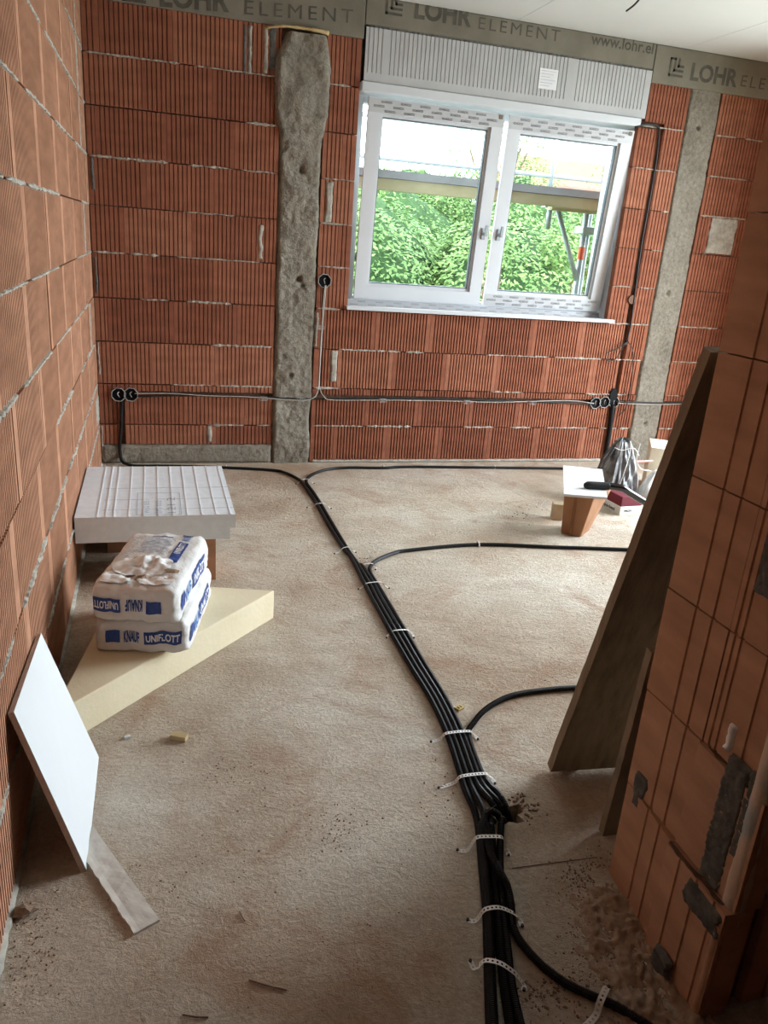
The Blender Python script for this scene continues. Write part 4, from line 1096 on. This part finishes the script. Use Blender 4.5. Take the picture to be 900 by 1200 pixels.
# ------------------------------------------------------------------ outside
o = MB().box(-60, 90, -40, 120, -3.2, -3.0).build('ground', EARTH); tag(o, 'green meadow outside the window', 'ground', kind='structure')
sc = empty('scaffold', (3.0, 5.9, -3.0)); tag(sc, 'galvanised scaffold with timber deck outside the window', 'scaffold')
def S_(name, mb, mat, **k):
    o = mb.build(name, mat, sc, **k); o.matrix_parent_inverse = Matrix.Translation((-3.0, -5.9, 3.0)); return o
S_('deck_plank', MB().box(-.5, 7.5, 5.55, 5.86, 1.832, 1.884), DECK); S_('deck_plank', MB().box(-.5, 7.5, 5.87, 6.18, 1.832, 1.884), DECK)
S_('timber_beam', MB().box(-.5, 7.5, 5.57, 5.65, 1.757, 1.830), BEAMY)
S_('timber_beam', MB().box(3.40, 7.5, 6.05, 6.13, 1.757, 1.830), BEAMY)
S_('guard_rail', MB().tube([(-.5, 6.25, 2.30), (7.5, 6.25, 2.30)], .017, 8), GALV); S_('guard_rail', MB().tube([(-.5, 6.25, 2.02), (7.5, 6.25, 2.02)], .017, 8), GALV)
S_('toe_board', MB().box(3.5, 7.5, 6.20, 6.225, 1.884, 1.955), simple('toe_board', (.55, .28, .22)))
for x, y, z0, z1, r in ((3.46, 6.25, 1.9, 2.36, .019), (3.800, 6.2, -3, 1.83, .024), (3.875, 6.28, -3, 1.83, .024), (3.46, 6.2, 1.62, 1.80, .022), (-.2, 6.2, -3, 2.4, .024)):
    S_('standard', MB().tube([(x, y, z0), (x, y, z1)], r, 10), GALV, smooth=True)
S_('brace', MB().tube([(3.515, 6.2, 1.80), (3.80, 6.2, 1.22)], .021, 8), GALV, smooth=True)
S_('transom', MB().box(3.40, 3.95, 6.17, 6.23, 1.78, 1.83), GALV)
S_('coupler', MB().box(3.76, 3.91, 6.15, 6.30, 1.60, 1.66), GALV, bevel=.01)
S_('red_band', MB().tube([(3.800, 6.2, 1.40), (3.800, 6.2, 1.50)], .0255, 10), REDP)
def tree(x, y, rx, rz, zc, n, mat, label, seed, size=.040):
    rnd = random.Random(seed); e = empty('tree', (x, y, -3)); tag(e, label, 'tree', 'trees outside the window')
    t = MB(); t.tube([(0, 0, 0), (.05, .03, 1.2), (-.03, 0, zc+3)], .1, 8, True, [.13, .10, .05])
    for k in range(5):
        a = k*1.26; t.tube([(0, 0, zc+1.6), (rx*.5*math.cos(a), rx*.5*math.sin(a), zc+3+rz*.3)], .03, 5)
    t.build('trunk', BARK, e)
    if n > 3000:
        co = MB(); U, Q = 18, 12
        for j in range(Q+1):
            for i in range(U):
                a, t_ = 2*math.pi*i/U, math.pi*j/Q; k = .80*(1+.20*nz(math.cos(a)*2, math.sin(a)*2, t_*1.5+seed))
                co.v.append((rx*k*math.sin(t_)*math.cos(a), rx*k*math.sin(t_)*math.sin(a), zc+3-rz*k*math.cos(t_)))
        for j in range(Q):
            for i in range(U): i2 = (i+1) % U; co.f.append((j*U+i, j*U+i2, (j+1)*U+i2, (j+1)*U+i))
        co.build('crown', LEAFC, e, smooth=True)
    V = []; Fc = []; cl = []
    for _ in range(90):
        d = Vector((rnd.gauss(0, 1), rnd.gauss(0, 1), rnd.gauss(0, 1))).normalized(); q = rnd.uniform(.72, .94)
        cl.append((Vector((d.x*rx*q, d.y*rx*q, zc+3+d.z*rz*q)), rnd.uniform(.20, .34)*rx*.8))
    for i in range(n):
        c, r = cl[i % len(cl)]; d = Vector((rnd.gauss(0, 1), rnd.gauss(0, 1), rnd.gauss(0, 1))).normalized()
        p = c+d*r*rnd.uniform(.55, 1.0)
        if n > 3000 and i % 2:
            k = .80*(1+.20*nz(d.x*2, d.y*2, math.acos(max(-1, min(1, -d.z)))*1.5+seed))*rnd.uniform(.99, 1.14); p = Vector((rx*k*d.x, rx*k*d.y, zc+3+rz*k*d.z))
        nrm = (d+Vector((0, 0, .5))+Vector((rnd.uniform(-.6, .6), rnd.uniform(-.6, .6), rnd.uniform(-.6, .6)))).normalized()
        a = nrm.orthogonal().normalized(); a.rotate(Matrix.Rotation(rnd.uniform(0, 6.28), 3, nrm)); b_ = nrm.cross(a); s = size*rnd.uniform(.6, 1.3)
        k = len(V); V += [tuple(p-a*s), tuple(p+b_*s*.45), tuple(p+a*s), tuple(p-b_*s*.45)]; Fc.append((k, k+1, k+2, k+3))
    m_ = MB(); m_.v, m_.f = V, Fc; f = m_.build('foliage', mat, e); f['kind'] = 'stuff'
TR = [(3.2, 12.0, 1.9, 2.3, .1, 52000, LEAF, 'dark green leafy tree nearest behind the left sash'),
      (5.6, 11.6, 2.0, 2.3, -.1, 52000, LEAF2, 'light green leafy tree behind the gap between the sashes'),
      (8.2, 12.4, 2.1, 2.4, .1, 52000, LEAF, 'green leafy tree behind the right sash and scaffold post'),
      (1.2, 13.0, 2.0, 2.4, .2, 8000, LEAF2, 'light green leafy tree left of the window view'),
      (4.6, 15.2, 2.2, 2.5, .4, 34000, LEAF2, 'light green tree in the second row behind the left sash'),
      (7.6, 15.4, 2.3, 2.7, .5, 34000, LEAF, 'dark green tree in the second row behind the right sash'),
      (10.8, 15.6, 2.4, 2.9, .7, 34000, LEAF2, 'light green tree at the right edge of the window view'),
      (6.1, 17.6, 2.3, 2.8, .6, 34000, LEAF, 'dark green tree in the third row between the two sashes'),
      (8.6, 19.5, 1.5, 1.5, 3.3, 2600, LEAF2, 'tall sparse tree crown showing above the deck in the right sash'),
      (13.0, 20.0, 1.6, 1.4, 2.9, 2600, LEAF2, 'tall sparse tree crown above the deck at the far right')]
for i, a in enumerate(TR): tree(*a, seed=i*17+3)
def shrub(x, y, shoots, mat, label, seed, h0=3.2):
    rnd = random.Random(seed); e = empty('shrub', (x, y, -3)); tag(e, label, 'shrub', 'pink-leaved shrubs outside the window')
    st = MB(); lf = MB()
    for dx, dy, h in shoots:
        st.tube([(dx*.3, dy*.3, 0), (dx*.8, dy*.8, h*.6), (dx, dy, h)], .008, 5)
        for k in range(26):
            t = rnd.uniform(.80, 1.0); a = k*2.4; p = Vector((dx*(.8+.2*(t-.6)/.4), dy, h*t)); d = Vector((math.cos(a)*.7, math.sin(a)*.7, rnd.uniform(.3, .9))).normalized()
            L = rnd.uniform(.06, .12); s = d.cross(Vector((0, 0, 1))).normalized()*L*.22; lf.quad(p, p+d*L*.5+s, p+d*L, p+d*L*.5-s)
    st.build('stem', BARK, e); f = lf.build('foliage', mat, e); f['kind'] = 'stuff'
shrub(4.0, 8.2, [(-.20, 0, 4.08), (.02, .1, 4.32), (.1, -.1, 4.0), (.42, 0, 4.02), (.55, .1, 4.04), (.28, 0, 3.95)], LEAFP, 'pale pink-tipped shrub shoots at the bottom of the right sash', 3)
shrub(5.0, 8.2, [(-.10, 0, 4.42), (.05, .1, 4.30), (-.2, -.1, 4.15), (.2, 0, 4.2), (.1, .1, 4.5), (.3, 0, 4.1), (-.3, .1, 4.0), (.02, 0, 4.05), (-.05, 0, 4.2)], LEAFY, 'yellow-green shrub in front of the scaffold brace', 4)
hs = empty('house', (25, 42, -3)); tag(hs, 'distant pale house with red tiled roof beyond the trees', 'house')
MB().box(-6, 6, -4, 4, 0, 6.2).build('house_wall', RENDER, hs)
m_ = MB(); m_.v = [(-6.4, -4.5, 6.1), (6.4, -4.5, 6.1), (6.4, 4.5, 6.1), (-6.4, 4.5, 6.1), (-6.4, 0, 9.3), (6.4, 0, 9.3)]; m_.f = [(0, 1, 5, 4), (2, 3, 4, 5), (0, 4, 3), (1, 2, 5), (3, 2, 1, 0)]
m_.build('roof', ROOFR, hs)
for x in (-4, -1, 2, 4.6): MB().box(x-.5, x+.5, -4.06, -3.98, 3.6, 5.0).build('house_window', GASKET, hs)
